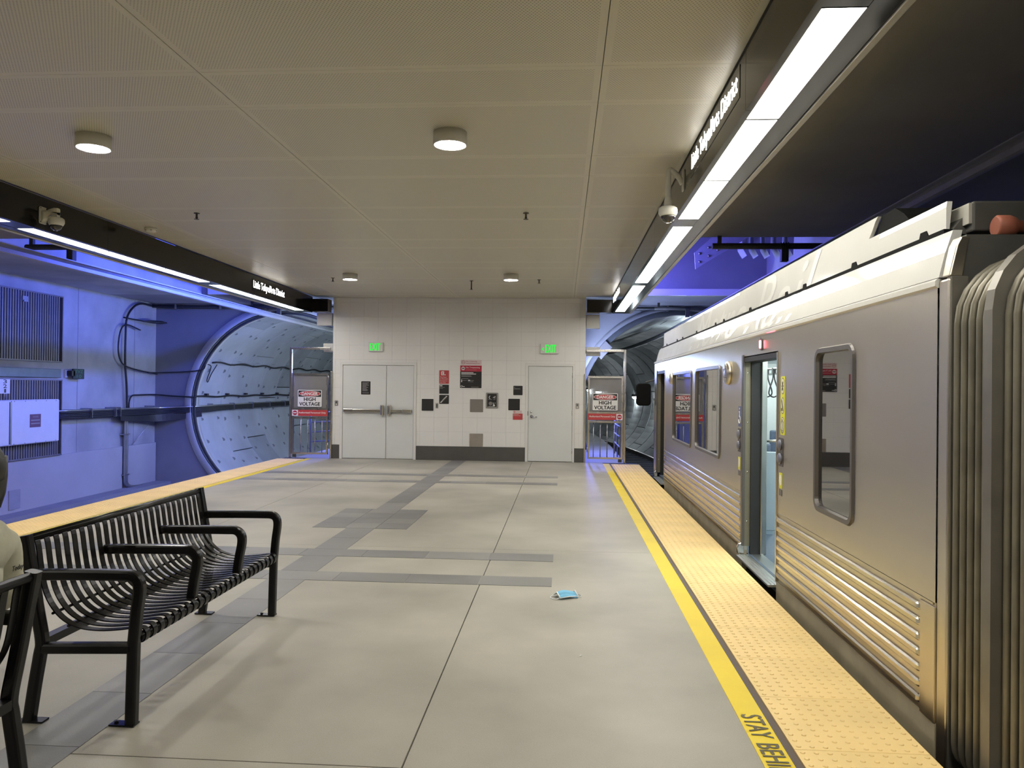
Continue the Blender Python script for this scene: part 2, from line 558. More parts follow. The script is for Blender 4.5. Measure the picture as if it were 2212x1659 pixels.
pavers(-2.50, -2.17, 0.3, 6.42, 1, 10, 0)
pavers(-2.50, -2.17, 6.73, 7.35, 1, 1, 1)
pavers(-2.50, -2.17, 7.67, 8.83, 1, 2, 2)
pavers(-2.50, -2.17, 10.24, 13.18, 1, 5, 0)
pavers(-2.50, -2.17, 13.48, 14.22, 1, 1, 1)
pavers(-2.50, -2.17, 14.52, 17.33, 1, 5, 2)
for (a, b, s) in ((6.42, 6.73, 1), (7.35, 7.67, 2), (13.18, 13.48, 0), (14.22, 14.52, 1)):
    pavers(-5.67, -0.075, a, b, 9, 1, s)
pavers(-2.91, -1.79, 8.83, 10.24, 3, 4, 2, 0.0035)

# tactile edges
dm = MB()
for i in range(10):
    for j in range(10):
        x, y = -0.305 + 0.0305 + 0.061 * i, -0.305 + 0.0305 + 0.061 * j
        dm.lathe([(0.0125, 0), (0.0098, 0.003), (0.006, 0.004)], (x, y, 0.0), 'z', 6)
for side, (xa, xb, y0x, y1x, ja, jb) in (('right', (1.075, 1.685, 0.90, 1.035, 1.035, 1.075)), ('left', (-6.44, -5.83, -5.81, -5.69, -5.83, -5.81))):
    st = struct('trim_%s_edge' % side, ((xa + xb) / 2, 8, 0))
    tile_me = dome_me = None
    for k in range(-4, 27):
        yc = 1.18 + 0.61 * k + 0.305
        if yc > 17.1: break
        if tile_me is None:
            t = MB().box(-0.303, 0.303, -0.303, 0.303, -0.03, 0.006).build('tactile_tile', M['tactile'], st, origin=(0, 0, 0))
            t.location = Vector(((xa + xb) / 2, yc, 0)) - st.location; tile_me = t.data
            d = dm.build('domes', M['tactile'], t, origin=(0, 0, 0)); d.location = (0, 0, 0.006); dome_me = d.data
        else:
            t = inst('tactile_tile', tile_me, st, ((xa + xb) / 2, yc, 0))
            d = bpy.data.objects.new('domes', dome_me); COL.objects.link(d); d.parent = t; d.location = (0, 0, 0.006)
        d['kind'] = 'stuff'
    MB().box(xa + .002, xb - .002, -4, 17.2, -0.29, -0.03).build('edge_beam', M['stripdark'], st)
    MB().box(ja, jb, -4, 17.2, -0.03, -0.002).build('expansion_joint', M['stripdark'], st)
    MB().box(y0x, y1x, -4, 17.15, -0.03, 0.003).build('yellow_line', M['yellow'], st)
    if side == 'right':
        tx = MB()
        text_on(tx, 'STAY', (0.918, 3.99, 0.0042), (0, -1, 0), (1, 0, 0), 0.262, 0.098, bold=0.003)
        tx.build('lettering', M['lettergrey'], st)
        tx = MB()
        text_on(tx, 'BEHIND', (0.918, 3.67, 0.0042), (0, -1, 0), (1, 0, 0), 0.385, 0.098, bold=0.003)
        tx.build('lettering', M['lettergrey'], st)

# ------------------------------------------------------------------ CEILING
ceil = struct('ceiling')
ZC = 3.69
MB().box(-5.72, 1.10, -6, 17.36, ZC + 0.02, ZC + 0.10).build('backing', M['panelback'], ceil)
cxs = [(-5.655, -5.055), (-5.05, -2.398), (-2.392, 0.2255), (0.2305, 1.058)]
cy = []
y = 4.86 - 1.88 * 5
while y < 17.3:
    cy.append((y, y + 0.63)); cy.append((y + 0.63, y + 1.88)); y += 1.88
for c, d in cy:
    c = max(c, -5.9); d = min(d, 17.34)
    if d - c < 0.05: continue
    for a, b in cxs:
        g = 0.0012
        x0, x1, y0, y1 = a, b, c + g, d - g
        e = 0.045
        # frame of an inner and an outer ring so that the hole-free margin is part of the mesh
        X = [x0, x0 + e, x0 + e + .001, x1 - e - .001, x1 - e, x1]; Yv = [y0, y0 + e, y0 + e + .001, y1 - e - .001, y1 - e, y1]
        mb = MB()
        vs = [(x, yy, ZC) for yy in Yv for x in X]
        fs = [(r * 6 + q, (r + 1) * 6 + q, (r + 1) * 6 + q + 1, r * 6 + q + 1) for r in range(5) for q in range(5)]
        mb.add(vs, fs)
        mb.v += [Vector((x, yy, ZC + 0.02)) for x, yy in ((x0, y0), (x1, y0), (x1, y1), (x0, y1))]
        for f in ((0, 5, 37, 36), (5, 35, 38, 37), (35, 30, 39, 38), (30, 0, 36, 39)):
            mb.f.append(list(f)); mb.mi.append(0); mb.sm.append(False)
        o = mb.build('ceiling_panel', M['panel'], ceil, origin=((x0 + x1) / 2, (y0 + y1) / 2, ZC))
        at = o.data.attributes.new('edge_dist', 'FLOAT', 'POINT')
        hw, hh = (x1 - x0) / 2, (y1 - y0) / 2
        vals = [max(0, min(hw - abs(v.co.x), hh - abs(v.co.y))) for v in o.data.vertices]
        at.data.foreach_set('value', [1.0 if q > 0.0455 else 0.0 for q in vals])

# ------------------------------------------------------------------ TRACK SIDE SHELL
BL, BR = -11.65, 6.95          # outer track walls
YH = 21.3                      # tunnel headwalls
TL, TR, ZT, RT = -7.85, 3.16, 1.04, 2.68
tb = struct('floor_trackbed')
MB().box(BL - .3, -6.44, -6, 60, -1.5, -1.19).build('trackbed_slab', M['trackbed'], tb)
MB().box(1.685, BR + .3, -6, YH, -1.5, -1.19).build('trackbed_slab', M['trackbed'], tb)
wl = struct('wall_left')
MB().box(BL - .3, BL, -6, YH + .4, -1.19, 4.4).build('concrete_wall', M['trackwall'], wl)
for (a, b) in ((9.0, 19.60), (19.75, 21.27)):
    MB().box(BL, BL + 0.06, a, b, -1.12, 0.0).build('wall_panel', M['wallpanel'], wl, bevel=0.006)
MB().box(BL + 0.058, BL + 0.075, 15.42, 15.76, -1.03, -0.62).build('recess_plate', M['steelblue'], wl)
for yj in (15.0, 17.75, 20.2):
    MB().box(BL, BL + .004, yj - .008, yj + .008, 0.0, 3.95).build('form_joint', M['headwall'], wl)
MB().box(BL, BL + 0.5, 9, YH, -1.19, -1.10).build('kerb', M['headwall'], wl)
wr = struct('wall_right')
MB().box(BR, BR + .3, -6, YH + .4, -1.19, 4.4).build('concrete_wall', M['trackwall'], wr)

cb = struct('ceiling_trackside')
ZS, YS, YB = 3.95, 11.7, 19.0
CXL, CXR = -9.2, 4.9
for (a, b, ci) in ((BL - .3, -6.0, CXL), (1.42, BR + .3, CXR)):
    inner, outer = (b, a) if a < -6 else (a, b)
    MB().box(a, b, -6, YS, ZS, ZS + .3).build('soffit_slab', M['soffit'], cb)
    MB().box(a, b, YB, YH + .4, ZS, ZS + 1.9).build('soffit_slab', M['headwall'], cb)
    lo, hi = sorted((ci, outer))
    MB().box(lo, hi, YS, YB, ZS, ZS + 1.9).build('shaft_side', M['trackwall'], cb)
    MB().box(a, b, YS, YB, 5.7, 5.9).build('shaft_roof', M['headwall'], cb)
    lo, hi = (inner, inner + .12) if a < -6 else (inner - .12, inner)
    MB().box(lo, hi, YS - .2, YB, 3.78, 5.7).build('shaft_inner_wall', M['headwall'], cb)
    MB().box(a, b, YS - .02, YS + .12, ZS + .3, 5.7).build('shaft_front', M['headwall'], cb)
    MB().box(lo - 3 if a < -6 else lo, hi if a < -6 else hi + 3.4, YB - .10, YB, ZS, ZS + .16).build('ledge', M['rim'], cb)
MB().box(-6.0, 1.42, -6, YH, 3.80, 3.92).build('roof_slab', M['soffit'], cb)


def headwall(name, xc, x0, x1, z0, z1, R, par):
    mb = MB()
    n = 64
    fr, bk, of, = [], [], []
    for k in range(n):
        a = 2 * PI * k / n + 1e-4
        c, s = math.cos(a), math.sin(a)
        t = min(((x1 if c > 0 else x0) - xc) / c if abs(c) > 1e-6 else 1e9, ((z1 if s > 0 else z0) - ZT) / s if abs(s) > 1e-6 else 1e9)
        t = max(t, R + .01)
        fr.append((xc + R * c, YH, ZT + R * s)); bk.append((xc + R * c, YH + .35, ZT + R * s)); of.append((xc + t * c, YH, ZT + t * s))
    mb.loft([of, fr, bk], True, False, smooth=False)
    # corners
    for cx_, cz_ in ((x0, z0), (x1, z0), (x1, z1), (x0, z1)):
        ang = math.atan2(cz_ - ZT, cx_ - xc) % (2 * PI)
        k = int(ang / (2 * PI) * n) % n
        mb.add([of[k], (cx_, YH, cz_), of[(k + 1) % n]], [(0, 1, 2)])
    return mb.build(name, M['headwall'], par)


hw = struct('wall_headwalls', (0, YH, 0))
headwall('headwall_face', TL, BL, -4.93, -1.85, 4.0, 2.9, hw)
headwall('headwall_face', TR, 0.2, BR, -1.87, 4.0, 2.9, hw)


def ring(xc, y0, y1, r0, r1, n=72):
    mb = MB()
    rr = []
    for (r, y) in ((r0, y0), (r1, y0), (r1, y1), (r0, y1), (r0, y0)):
        rr.append([(xc + r * math.cos(2 * PI * k / n), y, ZT + r * math.sin(2 * PI * k / n)) for k in range(n)])
    return mb.loft(rr, True, False, smooth=True)


def segment_mesh(R, th, a0, a1, L, m, pockets=True):
    mb = MB(); n = 8
    def arc(r, y): return [(r * math.cos(a0 + (a1 - a0) * k / n), y, r * math.sin(a0 + (a1 - a0) * k / n)) for k in range(n + 1)]
    i0, i1, o0, o1 = arc(R, 0), arc(R, L), arc(R + th, 0), arc(R + th, L)
    ch = .012
    ib0 = arc(R + ch, 0); ii0 = arc(R, ch); ii1 = arc(R, L - ch); ib1 = arc(R + ch, L)
    mb.loft([o0, ib0, ii0, ii1, ib1, o1], False, False, smooth=False)
    for e in (0, n):
        mb.add([o0[e], ib0[e], ii0[e], ii1[e], ib1[e], o1[e]], [(0, 1, 2, 3, 4, 5)])
    if pockets:
        for fa in (0.14, 0.38, 0.62, 0.86):
            for yy in (0.16, L - 0.30):
                a = a0 + (a1 - a0) * fa
                da = 0.028
                p = []
                for (aa, y_) in ((a - da, yy), (a + da, yy), (a + da * .4, yy + .14), (a - da * .4, yy + .14)):
                    p.append(((R - .003) * math.cos(aa), y_, (R - .003) * math.sin(aa)))
                mb.add(p, [(0, 1, 2, 3)], 1)
    o = mb.build('segment', [m, M['pocket']], None, origin=(0, 0, 0))
    me = o.data; bpy.data.objects.remove(o)
    return me


SEGL = 1.5
tl = struct('tunnel_lining_left', (TL, YH, ZT))
ring(TL, YH - .03, YH + .02, 2.74, 2.92).build('rim_ring', M['rim'], tl)
ring(TL, YH + .02, YH + .10, 2.64, 2.76).build('groove_ring', M['groove'], tl)
ring(TL, YH + .00, YH + .12, 2.695, 2.715).build('clamp_ring', M['galv'], tl)
ring(TL, YH + .10, YH + .30, 2.66, 2.9).build('inner_ring', M['rim'], tl)
NS = 6
seg_a = [segment_mesh(RT, .2, .006, 2 * PI / NS - .006, SEGL - .012, m) for m in (M['segment'], M['segment2'])]
for k in range(9):
    for q in range(NS):
        rot = q * 2 * PI / NS + (0.35 if k % 2 else 0.0) + k * 0.21
        ob = inst('segment', seg_a[(k * 2 + q * 3 + (k * q) % 2) % 2 if (k + q) % 3 else 0], tl, (TL, YH + .3 + k * SEGL, ZT), (0, -rot, 0))
tr = struct('tunnel_lining_right', (TR, YH, ZT))
RC = 100.0


def path(s, lat=0.0):
    """centre line of the right-hand tunnel, bending left"""
    if s < 0: return Vector((TR + lat, YH + s, 0)), 0.0
    th = s / RC
    return Vector((TR - RC * (1 - math.cos(th)) + lat * math.cos(th), YH + RC * math.sin(th) + lat * math.sin(th), 0)), th


ring(TR, YH - .03, YH + .02, 2.80, 2.92).build('rim_ring', M['headwall'], tr)
ring(TR, YH + .02, YH + .30, 2.66, 2.9).build('groove_ring', M['groove'], tr)
seg_b = [segment_mesh(RT, .2, .006, 2 * PI / NS - .006, SEGL - .005, m, False) for m in (M['segmentdark'], M['segment2'])]
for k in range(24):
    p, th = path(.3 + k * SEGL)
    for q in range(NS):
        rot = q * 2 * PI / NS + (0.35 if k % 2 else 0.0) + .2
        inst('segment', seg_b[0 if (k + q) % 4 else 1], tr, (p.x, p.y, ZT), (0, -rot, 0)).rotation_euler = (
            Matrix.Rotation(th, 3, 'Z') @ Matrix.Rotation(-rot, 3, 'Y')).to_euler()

# right-hand trackway inside tunnel, rails and sleepers
p0 = []; p1 = []
bed = MB()
L_, R_ = [], []
for k in range(26):
    s = k * 1.5
    a, th = path(s, -2.2); b, _ = path(s, 2.2)
    L_.append((a.x, a.y, -1.19)); R_.append((b.x, b.y, -1.19))
bed.add(L_ + R_, [(i, i + 1, 26 + i + 1, 26 + i) for i in range(25)])
bed.build('tunnel_invert', M['trackbed'], tb)
trk = thing('railway_track', 'curved railway track in the dark tunnel right of the white wall', 'track', (TR, YH, -1.19))
for lat in (-0.72, 0.72):
    pts = [path(-5 + k, lat)[0] + Vector((0, 0, -1.04)) for k in range(42)]
    MB().sweep(pts, [(-.035, .07), (.035, .07), (.03, .03), (.012, .02), (.012, -.09), (.06, -.11), (-.06, -.11), (-.012, -.09), (-.012, .02), (-.03, .03)]).build('rail', M['rail'], trk)
slp = None
for k in range(44):
    p, th = path(-5 + k * .75)
    if slp is None:
        o = MB().box(-1.15, 1.15, -.11, .11, -.10, .0).build('sleeper', M['sleeper'], trk, origin=(0, 0, 0)); slp = o.data
        o.location = Vector((p.x, p.y, -1.115)) - trk.location; o.rotation_euler = (0, 0, th)
    else:
        inst('sleeper', slp, trk, (p.x, p.y, -1.115), (0, 0, th))
# raised walkway along the right tunnel and behind the left gate
wk = struct('floor_walkways')
MB().box(0.50, 1.43, 17.5, YH, -1.19, -0.02).build('walkway', M['floor'], wk)
Lw, Rw = [], []
for k in range(16):
    a, th = path(k * 1.5, -2.66); b, _ = path(k * 1.5, -1.73)
    Lw.append((a.x, a.y, -.02)); Rw.append((b.x, b.y, -.02))
mbw = MB().add(Lw + Rw, [(i, i + 1, 16 + i + 1, 16 + i) for i in range(15)])
mbw.add(Rw + [(x, y, -1.19) for x, y, z in Rw], [(i, i + 1, 16 + i + 1, 16 + i) for i in range(15)])
mbw.build('walkway', M['floor'], wk)
MB().box(-6.22, -5.28, 17.5, YH, -1.19, -0.02).build('walkway', M['floor'], wk)

# ------------------------------------------------------------------ END WALL
we = struct('wall_end', (-2.4, D, 0))
WX0, WX1 = -5.28, 0.50
MB().box(WX0, WX1, D + .012, D + .30, -0.02, 3.80).build('wall_core', M['grout'], we)
for (xa, xb) in ((WX0, WX0 + .2), (WX1 - .2, WX1)):
    MB().box(xa, xb, D + .30, YH, -0.02, 3.80).build('side_wall', M['headwall'], we)
holes = [(-5.10, -3.33, 0, 2.21), (-0.84, 0.265, 0, 2.21)]
gx = [-5.217 + .3285 * i for i in range(19)]
xe = [WX0] + [x for x in gx if WX0 + .03 < x < WX1 - .03] + [WX1]
ze = [0.317] + [0.648 + .3253 * i for i in range(10)] + [3.69]
tile_cache = {}
for i in range(len(xe) - 1):
    for j in range(len(ze) - 1):
        rects = [(xe[i], xe[i + 1], ze[j], ze[j + 1])]
        for h in holes:
            nr = []
            for r in rects:
                if r[1] <= h[0] or r[0] >= h[1] or r[3] <= h[2] or r[2] >= h[3]:
                    nr.append(r); continue
                if r[0] < h[0]: nr.append((r[0], h[0], r[2], r[3]))
                if r[1] > h[1]: nr.append((h[1], r[1], r[2], r[3]))
                if r[3] > h[3]: nr.append((max(r[0], h[0]), min(r[1], h[1]), h[3], r[3]))
            rects = nr
        for r in rects:
            if r[1] - r[0] < .02 or r[3] - r[2] < .02: continue
            key = (round(r[1] - r[0], 3), round(r[3] - r[2], 3))
            if key not in tile_cache:
                g = .0012
                o = MB().box(-key[0] / 2 + g, key[0] / 2 - g, 0, .013, g, key[1] - g).build('tile', M['tile'], we, origin=(0, 0, 0))
                tile_cache[key] = o.data
                o.location = Vector(((r[0] + r[1]) / 2, D, r[2])) - we.location
            else:
                inst('tile', tile_cache[key], we, ((r[0] + r[1]) / 2, D, r[2]))
for n, (a, b) in enumerate(((-5.285, -5.10), (-3.33, -0.84), (0.265, 0.497))):
    o = MB().box(a, b, D - .012, D + .012, 0, 0.313).build('baseboard_end', M['base'], None, bevel=.003)
    o['kind'] = 'structure'


def hinge(par, x, z):
    MB().lathe([(.008, 0), (.008, .11)], (x, D - .012, z - .055), 'z', 8).build('hinge', M['chrome'], par)


# double door
d1 = struct('door_1', (-4.22, D, 0))
fr = MB()
fr.prism([(-5.10, 0), (-5.10, 2.21), (-3.33, 2.21), (-3.33, 0), (-3.39, 0), (-3.39, 2.148), (-5.04, 2.148), (-5.04, 0)], 'y', D - .025, D + .1)
fr.build('door_frame', M['doorframe'], d1, bevel=.003)
MB().box(-5.04, -3.39, D + .02, D + .06, 0, 2.148).build('gap_shadow', M['gapblack'], d1)
for (a, b, s) in ((-5.034, -4.032, 1), (-4.018, -3.396, -1)):
    leaf = MB().box(a, b, D - .008, D + .03, 0.015, 2.14).build('door_leaf', M['door'], d1, bevel=.003)
    bar = MB()
    inner, outer = (b, a) if s > 0 else (a, b)
    xa, xb = sorted((inner - s * .10, outer + s * .03))
    bar.box(xa, xb, D - .075, D - .02, 1.07, 1.14)
    xo = outer + s * .03
    a2, b2 = sorted((xo, xo + s * .22))
    bar.box(a2, b2, D - .085, D - .008, 1.065, 1.145)
    bar.build('panic_bar', M['chrome'], leaf, bevel=.01)
    a2, b2 = sorted((inner - s * .035, inner - s * .115))
    MB().box(a2, b2, D - .10, D - .008, 1.00, 1.24).build('latch_case', M['chrome'], leaf, bevel=.018)
MB().box(-5.04, -3.39, D - .03, D + .05, 0, .012).build('threshold', M['chrome'], d1)
# single door
d2 = struct('door_2', (-0.28, D, 0))
fr = MB()
fr.prism([(-.84, 0), (-.84, 2.21), (.265, 2.21), (.265, 0), (.218, 0), (.218, 2.158), (-.782, 2.158), (-.782, 0)], 'y', D - .025, D + .1)
fr.build('door_frame', M['doorframe'], d2, bevel=.004)
MB().box(-.782, .218, D + .02, D + .06, 0, 2.158).build('gap_shadow', M['gapblack'], d2)
MB().box(-.776, .210, D - .006, D + .03, 0.015, 2.152).build('door_leaf', M['door'], d2, bevel=.003)
leaf2 = [o for o in d2.children if o.name.startswith('door_leaf')][0]
for z in (1.95, 1.1, .25): hinge(leaf2, .214, z)
hd = MB().lathe([(.033, 0), (.033, -.018), (.015, -.02), (.015, -.06), (0.001, -.06)], (-.70, D - .006, 1.02), 'y', 16)
hd.tube([(-.70, D - .062, 1.02), (-.66, D - .064, 1.015), (-.575, D - .058, 1.012)], .011, 8)
hd.build('lever_handle', M['chrome'], leaf2)
MB().lathe([(.024, 0), (.024, -.012), (.014, -.02), (.001, -.02)], (-.71, D - .006, 1.12), 'y', 14).build('deadbolt', M['chrome'], leaf2)
MB().box(-.79, -.776, D - .03, D - .006, 1.04, 1.14).build('strike_plate', M['chrome'], d2)


# ------------------------------------------------------------------ wall signs
def plate(name, label, cat, x0, x1, z0, z1, m, th=.006, y=None, edge=None, group=None):
    y = D if y is None else y
    t = thing(name, label, cat, ((x0 + x1) / 2, y, z0), group)
    if edge:
        MB().prism(rrect(x1 - x0 + .016, z1 - z0 + .016, .012, 3, (x0 + x1) / 2, (z0 + z1) / 2), 'y', y - th + .002, y).build('border', M[edge], t)
    MB().prism(rrect(x1 - x0, z1 - z0, .012, 3, (x0 + x1) / 2, (z0 + z1) / 2), 'y', y - th, y).build('plate', M[m], t)
    return t


def bars(par, m, lines, y):
    """unreadable small print as thin bars: (x0, x1, z, h)"""
    mb = MB()
    for x0, x1, z, h in lines:
        mb.box(x0, x1, y - .0008, y, z, z + h)
    return mb.build('small_print', M[m], par)


YF = D - .007
t = plate('door_notice', 'black notice plate with pale text on the left leaf of the double door', 'sign', -4.61, -4.392, 1.47, 1.776, 'black', .005, D - .008, 'white')
bars(t, 'greytext', [(-4.58, -4.58 + w_, 1.735 - .026 * i, .010) for i, w_ in enumerate((.15, .12, .15, .09, .13, .10, .12, .12))] + [(-4.58, -4.43, 1.505, .009)], D - .0135)
t = plate('alarm_sign', 'red sign about the alarmed door, topmost in its column beside the double door', 'sign', -2.808, -2.588, 1.738, 2.04, 'red', edge='pink')
tx = MB()
for i, (s, w_) in enumerate((('This Door', .15), ('is Alarmed', .17), ('Emergency', .17), ('Exit Only', .13))):
    text_on(tx, s, (-2.79, YF, 1.875 - .038 * i - (.008 if i > 1 else 0)), XR, ZU, w_, .024, bold=.0008)
tx.build('lettering', M['pink'], t)
pic = MB()
pic.box(-2.765, -2.745, YF - .001, YF, 1.945, 2.015).box(-2.72, -2.70, YF - .001, YF, 1.935, 2.02).box(-2.765, -2.70, YF - .001, YF, 1.93, 1.947).box(-2.75, -2.715, YF - .001, YF, 2.0, 2.02).box(-2.735, -2.72, YF - .001, YF, 1.96, 1.985).box(-2.69, -2.665, YF - .001, YF, 1.93, 1.95)
pic.build('pictogram', M['white'], t)
t = plate('exit_plate', 'black room plate between the red alarm sign and the stair sign', 'sign', -2.806, -2.586, 1.508, 1.716, 'black', edge='white')
bars(t, 'white', [(-2.795, -2.735, 1.68, .02)], YF)
bars(t, 'greytext', [(-2.795, -2.68, 1.65, .007), (-2.795, -2.72, 1.632, .007)], YF)
t = plate('stair_sign', 'black sign with a white zigzag stair symbol', 'sign', -2.805, -2.582, 1.278, 1.484, 'black', edge='white')
st = []
n = 6
x, z = -2.785, 1.305
for i in range(n):
    st += [(x + .026 * i, z + .026 * i), (x + .026 * (i + 1), z + .026 * i)] if i == 0 else [(x + .026 * i, z + .026 * i), (x + .026 * (i + 1), z + .026 * i)]
pts = [(px_, YF - .001, pz_) for px_, pz_ in st] + [(x + .026 * n, YF - .001, z + .026 * (n - 1) )]
zz = MB()
for i in range(n):
    zz.box(x + .026 * i, x + .026 * (i + 1) + .008, YF - .002, YF, z + .0275 * i, z + .0275 * i + .016)
    if i: zz.box(x + .026 * i - .004, x + .026 * i + .012, YF - .002, YF, z + .0275 * (i - 1), z + .0275 * i + .016)
zz.build('stair_symbol', M['white'], t)
plate('black_panel', 'blank black square panel left of the key switch', 'wall panel', -3.205, -2.935, 1.118, 1.388, 'black', .012, edge='white')
t = plate('key_switch', 'narrow steel key switch plate between black panel and stair sign', 'switch', -2.888, -2.825, 1.175, 1.292, 'switch', .008)
MB().box(-2.866, -2.847, D - .014, D - .006, 1.195, 1.272).build('rocker', M['black'], t)
# no trespassing poster
t = plate('trespass_notice', 'large black notice with red No Trespassing band in mid wall', 'sign', -2.332, -1.842, 1.645, 2.158, 'black', edge='white')
MB().box(-2.332, -1.842, YF, YF + .003, 2.02, 2.158).build('red_band', M['redbright'], t)
tx = MB(); text_on(tx, 'No Trespassing', (-2.20, YF - .0006, 2.088), XR, ZU, .315, .042, bold=.001)
tx.build('lettering', M['pink'], t)
bars(t, 'pinkred', [(-2.20, -1.96, 2.052, .012)], YF)
MB().lathe([(.043, 0), (.043, -.0015)], (-2.265, YF, 2.09), 'y', 20).build('entry_disc', M['pink'], t)
MB().box(-2.295, -2.235, YF - .003, YF, 2.081, 2.099).build('entry_bar', M['black'], t)
bars(t, 'white', [(-2.305, -2.03, 1.987, .015), (-2.305, -1.97, 1.957, .015), (-2.15, -2.10, 1.81, .02), (-2.308, -2.285, 1.812, .022), (-2.308, -2.285, 1.78, .022), (-2.28, -2.225, 1.672, .012)], YF)
bars(t, 'greytext', [(-2.305, -2.08, 1.925, .008), (-2.305, -2.07, 1.903, .008), (-2.305, -2.14, 1.855, .007), (-2.09, -2.02, 1.815, .007), (-2.08, -1.91, 1.664, .007), (-2.28, -2.18, 1.815, .006), (-2.15, -2.03, 1.785, .006)], YF)
rg = [(-2.297 + .019 * math.cos(a), YF - .002, 1.685 + .019 * math.sin(a)) for a in [2 * PI * k / 16 for k in range(16)]]
MB().tube(rg, .005, 6, closed=True).build('ring_emblem', M['white'], t)
t = plate('loitering_notice', 'pale pink No Loitering strip above the large black notice', 'sign', -2.322, -1.848, 2.172, 2.285, 'pink', .004)
tx = MB(); text_on(tx, 'No Loitering', (-2.20, D - .0045, 2.228), XR, ZU, .25, .038, bold=.0008)
tx.build('lettering', M['pinkred'], t)
bars(t, 'pinkred', [(-2.20, -1.89, 2.195, .010)], D - .004)
rg = [(-2.262 + .038 * math.cos(a), D - .006, 2.227 + .038 * math.sin(a)) for a in [2 * PI * k / 20 for k in range(20)]]
MB().tube(rg, .004, 6, closed=True).box(-2.285, -2.24, D - .006, D - .004, 2.222, 2.232).build('prohibition_ring', M['pinkred'], t)
plate('grey_panel', 'blank grey metal square panel left of the intercom', 'wall panel', -2.10, -1.80, 1.10, 1.393, 'panelgrey', .01, edge='white')
plate('tan_panel', 'tan square access panel just above the dark skirting', 'wall panel', -2.104, -1.796, .32, .615, 'paneltan', .008)
# intercom
t = thing('intercom', 'black emergency intercom panel in a grey steel frame', 'intercom', (-1.60, D, 1.196))
MB().prism(rrect(.275, .35, .02, 3, -1.598, 1.371), 'y', D - .02, D).build('frame', M['switch'], t)
MB().prism(rrect(.215, .295, .01, 3, -1.598, 1.374), 'y', D - .026, D - .01).build('face', M['black'], t)
MB().lathe([(.043, 0), (.043, -.008), (.038, -.012), (.001, -.012)], (-1.63, D - .026, 1.30), 'y', 20).build('speaker_disc', M['panelgrey'], t)
ic = MB()
ic.tube(smoothpts([(-1.64, D - .028, 1.475), (-1.66, D - .028, 1.455), (-1.66, D - .028, 1.425), (-1.64, D - .028, 1.41)], 3), .007, 6)
ic.box(-1.575, -1.562, D - .028, D - .025, 1.425, 1.445).tube([(-1.55, D - .028, 1.46), (-1.54, D - .028, 1.44), (-1.53, D - .028, 1.415)], .006, 6).tube([(-1.53, D - .028, 1.47), (-1.52, D - .028, 1.445)], .005, 6)
ic.box(-1.575, -1.53, D - .028, D - .025, 1.245, 1.275).box(-1.565, -1.553, D - .028, D - .025, 1.27, 1.30).box(-1.58, -1.56, D - .028, D - .025, 1.305, 1.318).box(-1.535, -1.52, D - .028, D - .025, 1.305, 1.318).box(-1.68, -1.54, D - .028, D - .025, 1.232, 1.238)
ic.build('icons', M['white'], t)
bars(t, 'greytext', [(-1.68, -1.60, 1.39, .008), (-1.57, -1.52, 1.39, .008)], D - .0265)
t = plate('room_plate', 'small black plate with faint text above the blank panel by single door', 'sign', -1.118, -.908, 1.496, 1.708, 'black', edge='white')
bars(t, 'greytext', [(-1.105, -1.08, 1.668, .008), (-1.105, -.96, 1.633, .010)], YF)
plate('black_panel', 'blank black square panel directly left of the single white door', 'wall panel', -1.228, -.967, 1.152, 1.414, 'black', .012, edge='white')
t = plate('personnel_sign', 'small red sign under the blank black panel by single door', 'sign', -1.12, -.905, .942, 1.08, 'red', edge='pink')
tx = MB(); text_on(tx, 'Authorized', (-1.108, YF, 1.05), XR, ZU, .115, .020, bold=.0006); text_on(tx, 'Personnel Only', (-1.108, YF, 1.022), XR, ZU, .16, .020, bold=.0006)
tx.build('lettering', M['pink'], t)
t = plate('entry_sticker', 'small pale sticker with a dark no-entry disc above the small red sign', 'sign', -1.12, -.92, 1.088, 1.146, 'pink', .004)
MB().lathe([(.02, 0), (.02, -.002)], (-1.085, D - .004, 1.118), 'y', 14).build('disc', M['red'], t)
MB().box(-1.10, -1.07, D - .008, D - .004, 1.113, 1.123).build('bar', M['white'], t)
for (x0, lab) in ((-5.224, 'steel key switch plate left of the double door'), (.288, 'steel key switch plate right of the single door')):
    t = plate('wall_switch', lab, 'switch', x0, x0 + .078, 1.205, 1.33, 'switch', .008, group='key switch plates')
    MB().lathe([(.014, 0), (.014, -.006), (.001, -.006)], (x0 + .039, D - .008, 1.29), 'y', 12).build('key_barrel', M['black'], t)
    MB().box(x0 + .024, x0 + .054, D - .011, D - .006, 1.225, 1.252).build('indicator', M['offwhite'], t)
# exit signs
for (xa, xb, za, zb, arrow, lab) in ((-4.42, -4.135, 2.455, 2.665, False, 'green EXIT sign above the double door'),
                                     (-.49, -.135, 2.435, 2.66, True, 'green EXIT sign with left arrow above the single door')):
    t = thing('exit_sign', lab, 'exit sign', ((xa + xb) / 2, D, za), 'exit signs')
    MB().box(xa - .02, xb + .03, D - .055, D, za, zb).build('housing', M['offwhite'], t, bevel=.008)
    tx = MB()
    x0 = xa + (.09 if arrow else .015)
    text_on(tx, 'EXIT', (x0, D - .058, za + .03), XR, ZU, xb - .03 - x0, zb - za - .055, bold=.0035)
    if arrow:
        tx.prism([(xa + .005, za + .105), (xa + .055, za + .15), (xa + .055, za + .125), (xa + .035, za + .105), (xa + .055, za + .085), (xa + .055, za + .06)], 'y', D - .058, D - .054)
    tx.build('lettering', M['exitgreen'], t)


